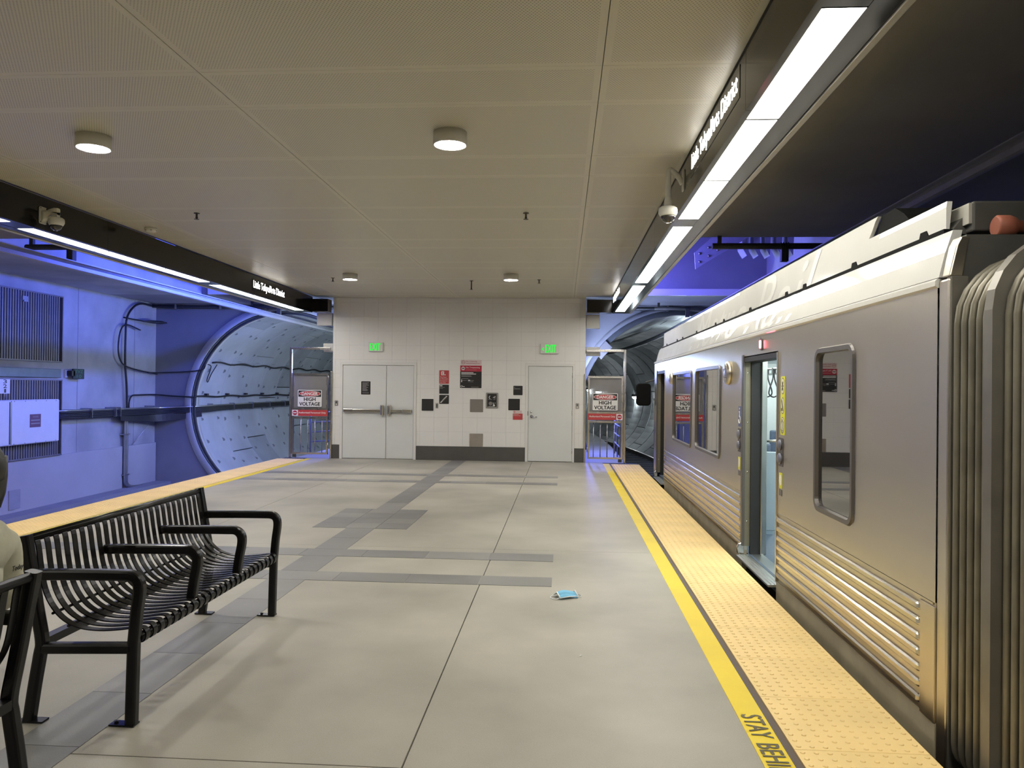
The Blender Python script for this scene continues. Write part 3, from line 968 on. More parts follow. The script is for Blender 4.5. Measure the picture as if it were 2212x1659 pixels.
# ------------------------------------------------------------------ GATES
def danger_sign(par, x0, x1, z0, z1, y):
    MB().prism(rrect(x1 - x0, z1 - z0, .02, 3, (x0 + x1) / 2, (z0 + z1) / 2), 'y', y - .006, y).build('danger_plate', M['white'], par)
    par = [o for o in par.children if o.name.startswith('danger_plate')][0]
    xc = (x0 + x1) / 2; w_ = x1 - x0; h_ = z1 - z0; zt = z1 - .015
    MB().box(x0 + .015, x1 - .015, y - .0075, y, zt - h_ * .37, zt).build('danger_header', M['black'], par)
    zc = zt - h_ * .185
    el = lambda a, b: [(xc + a * math.cos(2 * PI * k / 32), zc + b * math.sin(2 * PI * k / 32)) for k in range(32)]
    MB().prism(el(w_ * .45, h_ * .165), 'y', y - .009, y).build('danger_oval_border', M['white'], par)
    MB().prism(el(w_ * .43, h_ * .145), 'y', y - .0105, y).build('danger_oval', M['red'], par)
    tx = MB(); text_on(tx, 'DANGER', (xc - w_ * .33, y - .0112, zc - h_ * .09), XR, ZU, w_ * .66, h_ * .18, bold=.003)
    tx.build('danger_lettering', M['white'], par)
    tx = MB(); text_on(tx, 'HIGH', (xc - w_ * .24, y - .0075, z0 + h_ * .34), XR, ZU, w_ * .48, h_ * .21, bold=.004)
    text_on(tx, 'VOLTAGE', (xc - w_ * .43, y - .0075, z0 + h_ * .06), XR, ZU, w_ * .86, h_ * .21, bold=.004)
    tx.build('voltage_lettering', M['black'], par)


for side, x0, x1, lab in ((-1, -6.27, -5.32, 'steel gate left of the white wall with a danger high voltage sign'),
                          (1, .515, 1.405, 'steel gate right of the white wall with a danger high voltage sign')):
    gy = 17.32
    g = thing('steel_gate', lab, 'gate', ((x0 + x1) / 2, gy, 0), 'platform end gates')
    post = x0 if side < 0 else x1
    pin = 1 if side < 0 else -1
    a, b = sorted((post, post + pin * .05))
    MB().box(a, b, gy - .03, gy + .03, 0, 2.54).build('post', M['gatesteel'], g, bevel=.006)
    a, b = sorted((x0 if side > 0 else x1, (x0 if side > 0 else x1) - pin * -.04))
    MB().box(a, b, gy - .02, gy + .03, 0, 1.99).build('post', M['gatesteel'], g, bevel=.006)
    MB().box(x0 + .052 if side < 0 else x0, x1 if side < 0 else x1 - .052, gy - .03, gy + .02, 2.485, 2.54).build('top_bar', M['gatesteel'], g, bevel=.006)
    lx0, lx1 = (x0 + .06, x1 - .045) if side < 0 else (x0 + .045, x1 - .06)
    f = MB()
    f.box(lx0, lx1, gy - .025, gy + .025, 1.90, 1.945).box(lx0, lx1, gy - .025, gy + .025, 1.105, 1.15).box(lx0, lx1, gy - .025, gy + .025, .90, .945).box(lx0, lx1, gy - .025, gy + .025, .09, .13)
    f.box(lx0, lx0 + .04, gy - .024, gy + .024, .09, 1.94).box(lx1 - .04, lx1, gy - .024, gy + .024, .09, 1.94)
    lf = f.build('leaf_frame', M['gatesteel'], g)
    MB().box(lx0 + .04, lx1 - .04, gy + .0, gy + .004, 1.15, 1.90).build('mesh_panel', M['mesh'], lf)
    for k in range(4):
        xx = lx0 + .04 + (lx1 - lx0 - .08) * (k + (.6 if side > 0 else 1.0)) / 4.6
        MB().tube([(xx, gy, .13), (xx, gy, .90)], .011, 8).build('bar', M['gatesteel'], lf)
    sx = -6.07 if side < 0 else .665
    danger_sign(g, sx, sx + .56, 1.178, 1.563, gy - .026)
    ra, rb = lx0 + .005, lx1 - .005
    MB().box(ra, rb, gy - .034, gy - .025, .965, 1.105).build('red_plate', M['red'], g)
    rp_ = [o for o in g.children if o.name.startswith('red_plate')][0]
    qx = ra + .005 if side < 0 else rb - .145
    MB().box(qx, qx + .14, gy - .037, gy - .03, .967, 1.103).build('entry_plate', M['white'], rp_)
    MB().lathe([(.053, 0), (.053, -.003)], (qx + .07, gy - .037, 1.035), 'y', 20).build('entry_disc', M['redbright'], rp_)
    MB().box(qx + .03, qx + .11, gy - .043, gy - .037, 1.025, 1.047).build('entry_bar', M['white'], rp_)
    tx = MB(); text_on(tx, 'Authorized Personnel Only', ((qx + .155) if side < 0 else ra + .03, gy - .036, 1.012), XR, ZU, rb - ra - .20, .05, bold=.001)
    tx.build('red_plate_lettering', M['white'], rp_)
    for z in (1.85, .3):
        xx = (lx1 + .005) if side < 0 else (lx0 - .005)
        MB().lathe([(.012, -.06), (.012, .06)], (xx, gy - .03, z), 'z', 8).build('hinge', M['gatesteel'], lf)
    MB().box(*((lx0 + .02, lx0 + .10) if side < 0 else (lx1 - .10, lx1 - .02)), gy - .02, gy + .02, .02, .09).build('floor_stop', M['enddark'], g)
# white equipment boxes above the gates
for (a, b, z0, z1, lab) in ((-5.69, -5.33, 3.05, 3.345, 'white equipment box under the black fascia above the left gate'),
                            (-5.53, -5.30, 2.445, 2.64, 'small white box behind the top bar of the left gate'),
                            (.51, .815, 3.02, 3.335, 'white equipment box under the black fascia above the right gate'),
                            (.52, .835, 2.16, 2.345, 'white box crossed by the top bar of the right gate')):
    yb = 17.42
    if z0 < 2.3 and a > 0: z0, z1 = 2.40, 2.60
    t = thing('equipment_box', lab, 'box', ((a + b) / 2, yb, z0), 'white boxes by the gates')
    MB().box(a, b, yb, yb + .16, z0, z1).build('body', M['offwhite'], t, bevel=.01)
    wx = b if a < -2 else a
    MB().box(*sorted((wx, (WX0 if a < -2 else WX1))), yb + .05, yb + .11, z0 + .05, z1 - .05).build('bracket', M['gatesteel'], t)
# blue-lit guard rail behind the left gate
t = thing('guard_rail', 'pale guard rail on the blue-lit walkway behind the left gate', 'railing', (-5.8, 19.2, -.02))
for z in (.28, .52, .76, 1.0):
    MB().tube([(-6.2, 18.6, z), (-5.4, 19.8, z)], .018, 8).build('rail', M['steelblue'], t)
for k in range(3):
    MB().tube([(-6.2 + .4 * k, 18.6 + .6 * k, -.02), (-6.2 + .4 * k, 18.6 + .6 * k, 1.02)], .02, 8).build('post', M['steelblue'], t)
t = thing('guard_rail', 'pale guard rail on the walkway behind the right gate', 'railing', (1.3, 19, -.02))
for z in (.28, .52, .76, 1.0):
    MB().tube([(1.36, 18.2, z), (1.36, 20.2, z)], .018, 8).build('rail', M['steelblue'], t)
for k in range(3):
    MB().tube([(1.36, 18.2 + k, -.02), (1.36, 18.2 + k, 1.02)], .02, 8).build('post', M['steelblue'], t)

# ------------------------------------------------------------------ FASCIAS, STRIP LIGHTS
ORD = ['first', 'second', 'third', 'fourth', 'fifth', 'sixth', 'seventh', 'eighth', 'ninth', 'tenth', 'eleventh', 'twelfth', 'thirteenth', 'fourteenth', 'fifteenth']
for side, xi, xl0, xl1, xo in (('left', -5.66, -5.925, -5.725, -6.06), ('right', 1.065, 1.105, 1.305, 1.435)):
    fz0, fz1 = 3.32, 3.672
    fs_ = struct('trim_%s_fascia' % side, ((xi + xo) / 2, 8, fz0))
    s = 1 if side == 'right' else -1
    secs = [(-6, 0.09), (0.094, 4.64), (4.644, 9.19), (9.194, 13.74), (13.744, 17.02)]
    for a, b in secs:
        x0, x1 = sorted((xi, xi + s * .03))
        MB().box(x0, x1, a, b, fz0 - .003, fz1).build('inner_face', M['fascia'], fs_)
    x0, x1 = sorted((xi + s * .03, xo))
    mb = MB().box(x0, x1, -6, 17.02, fz0 + .045, fz1)
    la, lb = sorted((xl0, xl1))
    mb.box(x0, la, -6, 17.02, fz0, fz0 + .045).box(lb, x1, -6, 17.02, fz0, fz0 + .045)
    mb.build('soffit_box', M['fascia'], fs_)
    lx = sorted((xo, xo + s * .04))
    MB().box(lx[0], lx[1], -6, 17.02, fz0 - .012, fz0 + .10).build('outer_lip', M['fascialip'], fs_, bevel=.004)
    ra, rb = (xi, WX1 + .01) if side == 'right' else (WX0 - .01, xi)
    lo, hi = sorted((ra, rb))
    MB().box(lo, hi, 16.95, 17.25, fz0 + .015, fz1 - .055).build('return_piece', M['fascia'], fs_)
    cnt = 0
    for gi in range(5):
        for k in range(3):
            y1 = 12.45 - 4.52 * gi + 1.40 * (2 - k) + 1.40; y0 = y1 - 1.39
            lab = '%s glowing light panel from the end wall in the %s fascia' % (ORD[cnt], 'train-side' if side == 'right' else 'blue-wall-side')
            cnt += 1
            t = thing('light_panel', lab, 'light panel', ((xl0 + xl1) / 2, (y0 + y1) / 2, fz0), 'light panels in the %s fascia' % side)
            MB().box(la + .004, lb - .004, y0 + .004, y1 - .004, fz0 + .004, fz0 + .012).build('diffuser', M['strip'], t)
            fr = MB().box(la, la + .004, y0, y1, fz0, fz0 + .03).box(lb - .004, lb, y0, y1, fz0, fz0 + .03).box(la, lb, y0, y0 + .004, fz0, fz0 + .03).box(la, lb, y1 - .004, y1, fz0, fz0 + .03)
            fr.build('frame', M['fascia'], t)
        if gi < 4:
            MB().box(la, lb, 12.45 - 4.52 * gi - .315, 12.45 - 4.52 * gi + .008, fz0 + .002, fz0 + .04).build('blank_cover', M['fascia'], fs_)
    MB().box(la, lb, 16.64, 17.02, fz0 + .002, fz0 + .04).build('blank_cover', M['fascia'], fs_)
    # lit station names
    def letters(y0, y1, z0, z1, lab):
        t = thing('station_sign', lab, 'sign', (xi, (y0 + y1) / 2, z0), 'lit station names')
        tx = MB()
        n_ = Vector((-s, 0, 0))
        r = Vector((0, 1, 0)) if side == 'left' else Vector((0, -1, 0))
        org = Vector((xi - s * .004, y0 if side == 'left' else y1, z0))
        text_on(tx, 'Little Tokyo/Arts District', org, r, ZU, abs(y1 - y0), z1 - z0, bold=.0022)
        for word in split_words(tx, r, org, abs(y1 - y0)):
            word.build('lettering', M['sign_glow'], t)
        bk = sorted((xi - s * .003, xi))
        MB().box(bk[0], bk[1], y0 - .06, y1 + .06, z0 - .02, z1 + .02).build('sign_face', M['fascia'], t)
    if side == 'left':
        letters(13.69, 15.25, 3.40, 3.575, 'lit white station name on the fascia along the blue-lit track')
    else:
        letters(4.85, 6.55, 3.47, 3.635, 'lit white station name on the train-side fascia near the pendant camera')
        letters(14.85, 16.6, 3.47, 3.635, 'lit white station name on train-side fascia near end wall')

# downlights
for (x, y, lab) in ((-3.88, 6.08, 'round surface downlight over the bench'), (-.92, 6.09, 'round surface downlight in the middle of the ceiling, second from the bench'),
                    (-3.87, 13.7, 'small far round downlight above the double door'), (-.95, 13.75, 'small far round downlight toward the train-side door')):
    t = thing('downlight', lab, 'ceiling light', (x, y, ZC - .10), 'round downlights')
    MB().lathe([(.135, ZC), (.137, ZC - .098), (.130, ZC - .105), (.126, ZC - .105), (.122, ZC - .092)], (x, y, 0), 'z', 32).build('can', M['offwhite'], t)
    MB().lathe([(.121, ZC - .094), (.121, ZC - .099)], (x, y, 0), 'z', 32).build('lens', M['down'], t)
# sprinklers, detector
for i, (x, y, h, lab) in enumerate(((-4.36, 8.85, .075, 'sprinkler head near the fascia dome camera'), (-.45, 8.92, .075, 'sprinkler head in mid ceiling between the downlights'), (-4.34, 14.2, .07, 'far sprinkler head beside the downlight above the double door'),
                                    (-1.76, 14.55, .17, 'long dark pendant sprinkler in front of the end wall'), (-.466, 14.4, .07, 'far sprinkler head toward the train-side door'))):
    t = thing('sprinkler', lab, 'sprinkler', (x, y, ZC - h), 'ceiling sprinklers')
    MB().lathe([(.035, 0), (.035, -.006), (.012, -.008), (.012, -h + .03)], (x, y, ZC), 'z', 12).build('stem', M['brass'], t)
    MB().lathe([(.012, -h + .03), (.016, -h + .02), (.008, -h + .006), (.03, -h + .004), (.03, -h)], (x, y, ZC), 'z', 12).build('deflector', M['brass'], t)
t = thing('smoke_detector', 'white round smoke detector on the ceiling near the black fascia', 'smoke detector', (-5.38, 9.68, ZC - .06))
MB().lathe([(.075, 0), (.075, -.025), (.07, -.04), (.05, -.055), (.001, -.06)], (-5.38, 9.68, ZC), 'z', 24).build('body', M['offwhite'], t)
for k in range(6):
    a = 2 * PI * k / 6
    MB().box(-5.38 + .066 * math.cos(a) - .008, -5.38 + .066 * math.cos(a) + .008, 9.68 + .066 * math.sin(a) - .008, 9.68 + .066 * math.sin(a) + .008, ZC - .042, ZC - .034).build('vent', M['panelgrey'], t)


# dome cameras
def dome(par, x, y, z, r):
    MB().lathe([(r * .75, 0), (r * .95, -.012), (r, -.03), (r, -.055), (r * .88, -.075), (r * .8, -.085)], (x, y, z), 'z', 24).build('housing', M['camwhite'], par)
    par = [o for o in par.children if o.name.startswith('housing')][0]
    MB().lathe([(r * .78 * math.cos(a), -.082 - r * .72 * math.sin(a)) for a in [PI / 2 * k / 6 for k in range(7)]], (x, y, z), 'z', 24).build('dome', M['domeblack'], par)


t = thing('dome_camera', 'dome camera on a wall bracket on the black left fascia', 'camera', (-5.66, 7.98, 3.38))
MB().prism(rrect(.115, .185, .02, 3, 7.98, 3.47), 'x', -5.66, -5.645).build('wall_plate', M['camwhite'], t, bevel=.004)
rr = []
for (x, z, hz, hy) in ((-5.645, 3.455, .062, .036), (-5.61, 3.47, .045, .03), (-5.57, 3.50, .036, .028), (-5.52, 3.515, .036, .028), (-5.475, 3.51, .036, .028)):
    rr.append([(x, 7.98 + p[0], z + p[1]) for p in rrect(2 * hy, 2 * hz, .015, 2)])
MB().loft(rr).box(-5.535, -5.475, 7.952, 8.008, 3.44, 3.50).build('arm', M['camwhite'], t)
dome(t, -5.50, 7.98, 3.445, .082)
for (yy, zz_) in ((7.935, 3.395), (8.025, 3.395), (7.935, 3.545), (8.025, 3.545)):
    MB().lathe([(.006, 0), (.006, .004)], (-5.645, yy, zz_), 'x', 8).build('screw', M['black'], t)
t = thing('dome_camera', 'white dome camera hanging on a pole from the train-side fascia', 'camera', (.93, 7.0, 3.14))
MB().prism(rrect(.10, .19, .02, 3, 6.98, 3.53), 'x', 1.052, 1.065).build('wall_plate', M['camwhite'], t, bevel=.004)
MB().tube(smoothpts([(1.055, 6.98, 3.50), (1.02, 6.98, 3.56), (.97, 6.98, 3.61), (.94, 6.98, 3.625), (.925, 6.98, 3.60), (.925, 6.98, 3.55), (.925, 6.98, 3.31)], 5), .026, 12).build('pole', M['camwhite'], t)
MB().lathe([(.022, .12), (.034, .06), (.036, 0)], (.925, 6.98, 3.29), 'z', 16).build('collar', M['camwhite'], t)
dome(t, .925, 6.98, 3.295, .085)

# ------------------------------------------------------------------ BENCH
def make_bench(loc, label):
    b = thing('slatted_bench', label, 'bench', loc, 'black slatted benches')
    o = Vector(loc)
    def W(x, y, z): return o + Vector((x, y, z))
    prof = smoothpts([(-.283, .905), (-.262, .85), (-.245, .74), (-.222, .63), (-.178, .545), (-.115, .482), (-.03, .447), (.07, .438), (.17, .445), (.262, .458), (.295, .452), (.308, .425), (.297, .395), (.272, .388)], 4)
    smb = None
    n = 25
    for k in range(n):
        y = -.84 + 1.68 * k / (n - 1)
        if smb is None:
            mb = MB()
            ring_ = []
            P = [Vector((p[0], 0, p[1])) for p in prof_pts(prof)]
            for i, p in enumerate(P):
                t_ = (P[min(i + 1, len(P) - 1)] - P[max(i - 1, 0)]).normalized()
                nn = Vector((-t_.z, 0, t_.x))
                ring_.append([o + p + Vector((0, -.0185, 0)) + nn * .003, o + p + Vector((0, .0185, 0)) + nn * .003, o + p + Vector((0, .0185, 0)) - nn * .003, o + p + Vector((0, -.0185, 0)) - nn * .003])
            mb.loft(ring_, True, True, smooth=False)
            s_ = mb.build('slat', M['benchblack'], b); smb = s_.data; s_.location = (0, y, 0)
        else:
            s_ = bpy.data.objects.new('slat', smb); COL.objects.link(s_); s_.parent = b; s_.location = (0, y, 0)
    MB().tube([W(-.282, -.885, .885), W(-.282, .885, .885)], .021, 10).build('top_rail', M['benchblack'], b)
    MB().tube([W(.285, -.885, .42), W(.285, .885, .42)], .022, 10).build('front_rail', M['benchblack'], b)
    MB().sweep([W(-.20, -.87, .385), W(-.20, .87, .385)], [(-.025, -.02), (.025, -.02), (.025, .02), (-.025, .02)]).build('rear_rail', M['benchblack'], b)
    for (x, z) in ((-.165, .522), (-.085, .462)):
        MB().tube([W(x - .004, -.86, z - .006), W(x - .004, .86, z - .006)], .007, 6).build('tie_rod', M['benchblack'], b)
    pr = rrect(.052, .052, .012, 2)
    for y in (-.90, .90):
        back = smoothpts([(-.285, .905), (-.262, .78), (-.222, .56), (-.192, .40), (-.2, .33), (-.225, .18), (-.25, 0.008)], 4)
        MB().sweep([W(p[0], y, p[1]) for p in prof_pts(back)], pr, up=(0, 1, 0), smooth=False).build('rear_leg', M['benchblack'], b)
        rear = [q for q in b.children if q.name.startswith('rear_leg')][-1]
        frt = [(.265, .008), (.268, .2), (.272, .40)] + [tuple(p)[:2] for p in smoothpts([(.275, .43), (.285, .55), (.297, .65), (.288, .70), (.255, .722), (.19, .724), (.0, .722), (-.245, .716)], 4)]
        MB().sweep([W(p[0], y, p[1]) for p in frt], pr, up=(0, 1, 0), smooth=False).build('front_leg', M['benchblack'], b)
        front = [q for q in b.children if q.name.startswith('front_leg')][-1]
        MB().sweep([W(-.185, y, .36), W(.265, y, .375)], pr, up=(0, 0, 1)).build('crossbar', M['benchblack'], b)
        for x in (.235, -.225):
            fp = MB().box(o.x + x - .07, o.x + x + .055, o.y + y - .028, o.y + y + .028, 0.003, 0.011)
            fp.lathe([(.011, .011), (.011, .018), (.001, .020)], (o.x + x - .045, o.y + y, 0), 'z', 6)
            fp.build('foot_plate', M['benchblack'], front if x > 0 else rear)
    for y in (-.30, .30):
        arm = [tuple(p)[:2] for p in smoothpts([(.262, .455), (.275, .55), (.292, .645), (.285, .695), (.25, .722), (.19, .724), (.0, .722), (-.245, .716)], 4)]
        MB().sweep([W(p[0], y, p[1]) for p in arm], pr, up=(0, 1, 0), smooth=False).build('armrest', M['benchblack'], b)
    return b


def prof_pts(l):
    return [(p[0], p[1]) for p in l]


_sm0 = smoothpts
def smoothpts(pts, k=6):      # accept 2-D points too
    if len(pts[0]) == 2:
        return [(p.x, p.y) for p in _sm0([(a, b, 0) for a, b in pts], k)]
    return _sm0(pts, k)


b1 = make_bench((-2.33, 4.5, 0), 'black slatted metal bench with four armrests, empty, in full view')
b2 = copy_tree(b1)
b2.location = (-2.37, 2.02, 0); b2.rotation_euler = (0, 0, PI)
b2['label'] = 'black slatted metal bench cut off by the picture edge, a person sitting on it'


# ------------------------------------------------------------------ PEOPLE
def skin_obj(name, joints, bones, m, par, root=0, sub=2):
    """joints: list of ((x,y,z), (rx,ry)); one continuous skinned surface"""
    me = bpy.data.meshes.new(name)
    me.from_pydata([j[0] for j in joints], bones, [])
    ob = bpy.data.objects.new(name, me); COL.objects.link(ob); ob.parent = par
    sk = ob.modifiers.new('skin', 'SKIN')
    if not me.skin_vertices: pass
    lay = me.skin_vertices[0] if len(me.skin_vertices) else None
    if lay is None:
        bm = bmesh.new(); bm.from_mesh(me); bm.verts.layers.skin.verify(); bm.to_mesh(me); bm.free(); lay = me.skin_vertices[0]
    for i, j in enumerate(joints):
        lay.data[i].radius = j[1]
        lay.data[i].use_root = (i == root)
    sk.use_smooth_shade = True
    sb = ob.modifiers.new('sub', 'SUBSURF'); sb.levels = sub; sb.render_levels = sub
    me.materials.append(m)
    return ob


def seated_person(loc, rotz, label, lean=(0, 0), top='jacket', hairm='hair', long_hair=True):
    """faces local +y; local z is measured from the floor; loc = point on the floor under the hips"""
    p = thing('person', label, 'person', loc); p.rotation_euler = (0, 0, rotz)
    lx, ly = lean
    z0 = .53
    def T(f, x=0, y=0, z=0):      # torso point: f 0 hips .. 1 shoulders
        return (x + lx * f, y + ly * f, z0 + z)
    # body: head, neck, torso, arms, legs in one surface
    J = [(T(0, 0, 0, 0), (.13, .10)), (T(.4, 0, .0, .22), (.12, .095)), (T(.8, 0, .0, .42), (.14, .10)), (T(1, 0, 0, .50), (.09, .075)), (T(1.1, 0, .02, .57), (.052, .055)), (T(1.25, 0, .05, .66), (.062, .07)), (T(1.4, 0, .045, .76), (.066, .082)), (T(1.45, 0, .03, .82), (.045, .055))]
    E = [(0, 1), (1, 2), (2, 3), (3, 4), (4, 5), (5, 6), (6, 7)]
    for s in (-1, 1):
        b = len(J)
        J += [(T(1, s * .17, 0, .46), (.055, .055)), (T(.8, s * .235, .02, .22), (.043, .043)), (T(.4, s * .17, .24, .14), (.034, .034)), (T(.3, s * .13, .31, .125), (.03, .022))]
        E += [(3, b), (b, b + 1), (b + 1, b + 2), (b + 2, b + 3)]
        f = len(J)
        for q in range(5):   # fingers and thumb
            ang = (q - 1.5) * .24
            bx, by, bz = J[b + 3][0]
            if q == 4:
                J += [((bx - s * .03, by + .03, bz - .005), (.009, .009)), ((bx - s * .045, by + .055, bz - .02), (.008, .008))]
            else:
                ln = (.075, .085, .08, .06)[q]
                J += [((bx + s * math.sin(ang) * ln * .6, by + .04 + ln * .55, bz - .004), (.009, .009)), ((bx + s * math.sin(ang) * ln, by + .03 + ln, bz - .03), (.008, .008))]
            E += [(b + 3, len(J) - 2), (len(J) - 2, len(J) - 1)]
        b = len(J)
        J += [((s * .09, .05, z0 - .02), (.085, .08)), ((s * .11, .43, z0 - .03), (.062, .062)), ((s * .11, .47, .28), (.052, .055)), ((s * .11, .44, .07), (.036, .04)), ((s * .11, .54, .035), (.036, .03)), ((s * .11, .62, .03), (.03, .022))]
        E += [(0, b), (b, b + 1), (b + 1, b + 2), (b + 2, b + 3), (b + 3, b + 4), (b + 4, b + 5)]
    skin_obj('body', J, E, M['skin'], p)
    # clothing
    JJ = [(T(0, 0, 0, -.03), (.165, .135)), (T(.4, 0, 0, .2), (.16, .13)), (T(.8, 0, 0, .40), (.175, .125)), (T(1, 0, 0, .49), (.11, .09)), (T(1.12, 0, .012, .58), (.078, .08))]
    EE = [(0, 1), (1, 2), (2, 3), (3, 4)]
    for s in (-1, 1):
        b = len(JJ)
        JJ += [(T(1, s * .175, 0, .455), (.078, .078)), (T(.8, s * .245, .015, .21), (.066, .066)), (T(.4, s * .18, .22, .14), (.05, .05))]
        EE += [(3, b), (b, b + 1), (b + 1, b + 2)]
    skin_obj('jacket' if top == 'jacket' else 'shirt', JJ, EE, M[top], p)
    JL = [((0, -.01, z0 - .02), (.15, .12))]; EL = []
    for s in (-1, 1):
        b = len(JL)
        JL += [((s * .09, .05, z0 - .02), (.10, .095)), ((s * .11, .43, z0 - .03), (.075, .075)), ((s * .11, .475, .28), (.066, .068)), ((s * .11, .45, .10), (.058, .06))]
        EL += [(0, b), (b, b + 1), (b + 1, b + 2), (b + 2, b + 3)]
    skin_obj('trousers', JL, EL, M['trousers'], p)
    for s in (-1, 1):
        skin_obj('shoe', [((s * .11, .42, .045), (.043, .042)), ((s * .11, .52, .045), (.045, .035)), ((s * .11, .64, .035), (.034, .026))], [(0, 1), (1, 2)], M['shoe'], p, 1)
    hx, hy, hz = J[6][0]
    hair = MB()
    rings = []
    for k in range(9):
        a = -.55 + (PI / 2 + .55) * k / 8
        r = .098 * math.cos(a); rings.append([(hx + r * math.cos(2 * PI * q / 20) * (.92), hy - .018 + r * math.sin(2 * PI * q / 20) * (1.08 if math.sin(2 * PI * q / 20) < 0 else .78), hz + .012 + .125 * math.sin(a)) for q in range(20)])
    hair.loft(rings)
    if long_hair:
        rings = []
        for (z, wy, wx) in ((.06, .05, .085), (-.02, .05, .088), (-.09, .045, .08), (-.15, .03, .06)):
            rings.append([(hx + wx * math.cos(2 * PI * q / 16), hy - .065 + wy * math.sin(2 * PI * q / 16), hz + z) for q in range(16)])
        hair.loft(rings)
    ho = hair.build('hair', M[hairm], p, origin=(0, 0, 0)); ho.location = (0, 0, 0)
    # face
    fc = MB()
    for s in (-1, 1):
        fc.lathe([(.001, -.011), (.009, -.006), (.011, 0), (.009, .006), (.001, .011)], (hx + s * .03, hy + .076, hz - .01), 'y', 10)
    e = fc.build('eyes', M['white'], p, origin=(0, 0, 0)); e.location = (0, 0, 0)
    nz = MB().loft([[(hx - .008, hy + .082, hz - .005), (hx + .008, hy + .082, hz - .005), (hx, hy + .09, hz - .005)], [(hx - .016, hy + .078, hz - .045), (hx + .016, hy + .078, hz - .045), (hx, hy + .108, hz - .045)]])
    e = nz.build('nose', M['skin'], p, origin=(0, 0, 0)); e.location = (0, 0, 0)
    e = MB().box(hx - .022, hx + .022, hy + .07, hy + .083, hz - .076, hz - .066).build('mouth', M['red'], p, origin=(0, 0, 0)); e.location = (0, 0, 0)
    return p


pp = seated_person((-2.30, 2.72, 0), PI / 2, 'person with black hair and cream printed jacket seated on the cut-off bench', lean=(.17, 0.02))
# printed word on the back of the jacket (world frame: back faces +X)
tx = MB()
text_on(tx, 'Today', (-2.252, 3.02, .868), (.05, .99, 0.03), (0, -.03, 1), .062, .026, bold=.0009, shear=.25)
tx.build('jacket_print', M['black'], None, origin=(0, 0, 0))
jp = bpy.data.objects['jacket_print']
jp.parent = pp
jp.matrix_parent_inverse = (Matrix.Translation(pp.location) @ Matrix.Rotation(PI / 2, 4, 'Z')).inverted()

# face mask on the floor
t = thing('face_mask', 'pale blue disposable face mask dropped on the concrete floor', 'face mask', (.04, 6.12, 0))
ang = .45
ca, sa = math.cos(ang), math.sin(ang)
def FM(u, v, z): return (.04 + u * ca - v * sa, 6.12 + u * sa + v * ca, z)
mb = MB()
nu, nv = 9, 10
vs = [FM(-.078 + .156 * i / (nu - 1), -.062 + .124 * j / (nv - 1), .010 + .010 * math.sin(i * .55) + (.006 if j % 2 else 0) + .034 * (1 - abs(j - 4.5) / 4.5)) for j in range(nv) for i in range(nu)]
mb.add(vs, [(j * nu + i, j * nu + i + 1, (j + 1) * nu + i + 1, (j + 1) * nu + i) for j in range(nv - 1) for i in range(nu - 1)], 0)
o = mb.build('pleated_cloth', M['maskblue'], t)
sd = o.modifiers.new('solid', 'SOLIDIFY'); sd.thickness = .0015
for s in (-1, 1):
    MB().tube(smoothpts([FM(s * .078, -.045, .012), FM(s * .11, -.05, .006), FM(s * .13, 0, .005), FM(s * .11, .04, .006), FM(s * .078, .045, .012)], 5), .0035, 6).build('ear_loop', M['maskwhite'], t)
mb = MB()
for v in (-.062, .062): mb.tube([FM(-.08, v, .014), FM(0, v, .019), FM(.08, v, .014)], .004, 6)
for u in (-.078, .078): mb.tube([FM(u, -.062, .013), FM(u, 0, .046), FM(u, .062, .013)], .005, 6)
mb.build('edge_binding', M['maskwhite'], t)
tag(MB().lathe([(.008, 0), (.008, .004), (.004, .006), (.001, .006)], (.126, 4.78, 0), 'z', 8).build('litter_scrap', M['maskwhite']), 'tiny white scrap on the concrete floor near the face mask', 'litter')

# ------------------------------------------------------------------ TRAIN
XT = 1.83
tn = thing('train', 'stainless steel metro train with white roof fairing standing at the platform', 'train', (3.15, 9.5, -1.0))
XF = XT + 2.65
YN, YFAR = 3.90, 15.55


def side_panel(y0, y1, z0, z1, holes, m, name='side_panel', x=XT, th=.05):
    yy = sorted({y0, y1, *[h[0] for h in holes], *[h[1] for h in holes]})
    zz_ = sorted({z0, z1, *[h[2] for h in holes], *[h[3] for h in holes]})
    yy = [v for v in yy if y0 <= v <= y1]; zz_ = [v for v in zz_ if z0 <= v <= z1]
    mb = MB()
    for i in range(len(yy) - 1):
        for j in range(len(zz_) - 1):
            cy_, cz_ = (yy[i] + yy[i + 1]) / 2, (zz_[j] + zz_[j + 1]) / 2
            if any(h[0] < cy_ < h[1] and h[2] < cz_ < h[3] for h in holes): continue
            mb.add([(x, yy[i], zz_[j]), (x, yy[i + 1], zz_[j]), (x, yy[i + 1], zz_[j + 1]), (x, yy[i], zz_[j + 1])], [(0, 1, 2, 3)])
    for h in holes:
        a, b, c, d = h
        mb.add([(x, a, c), (x, b, c), (x, b, d), (x, a, d), (x + th, a, c), (x + th, b, c), (x + th, b, d), (x + th, a, d)], [(0, 1, 5, 4), (1, 2, 6, 5), (2, 3, 7, 6), (3, 0, 4, 7)])
    return mb.build(name, m, tn)


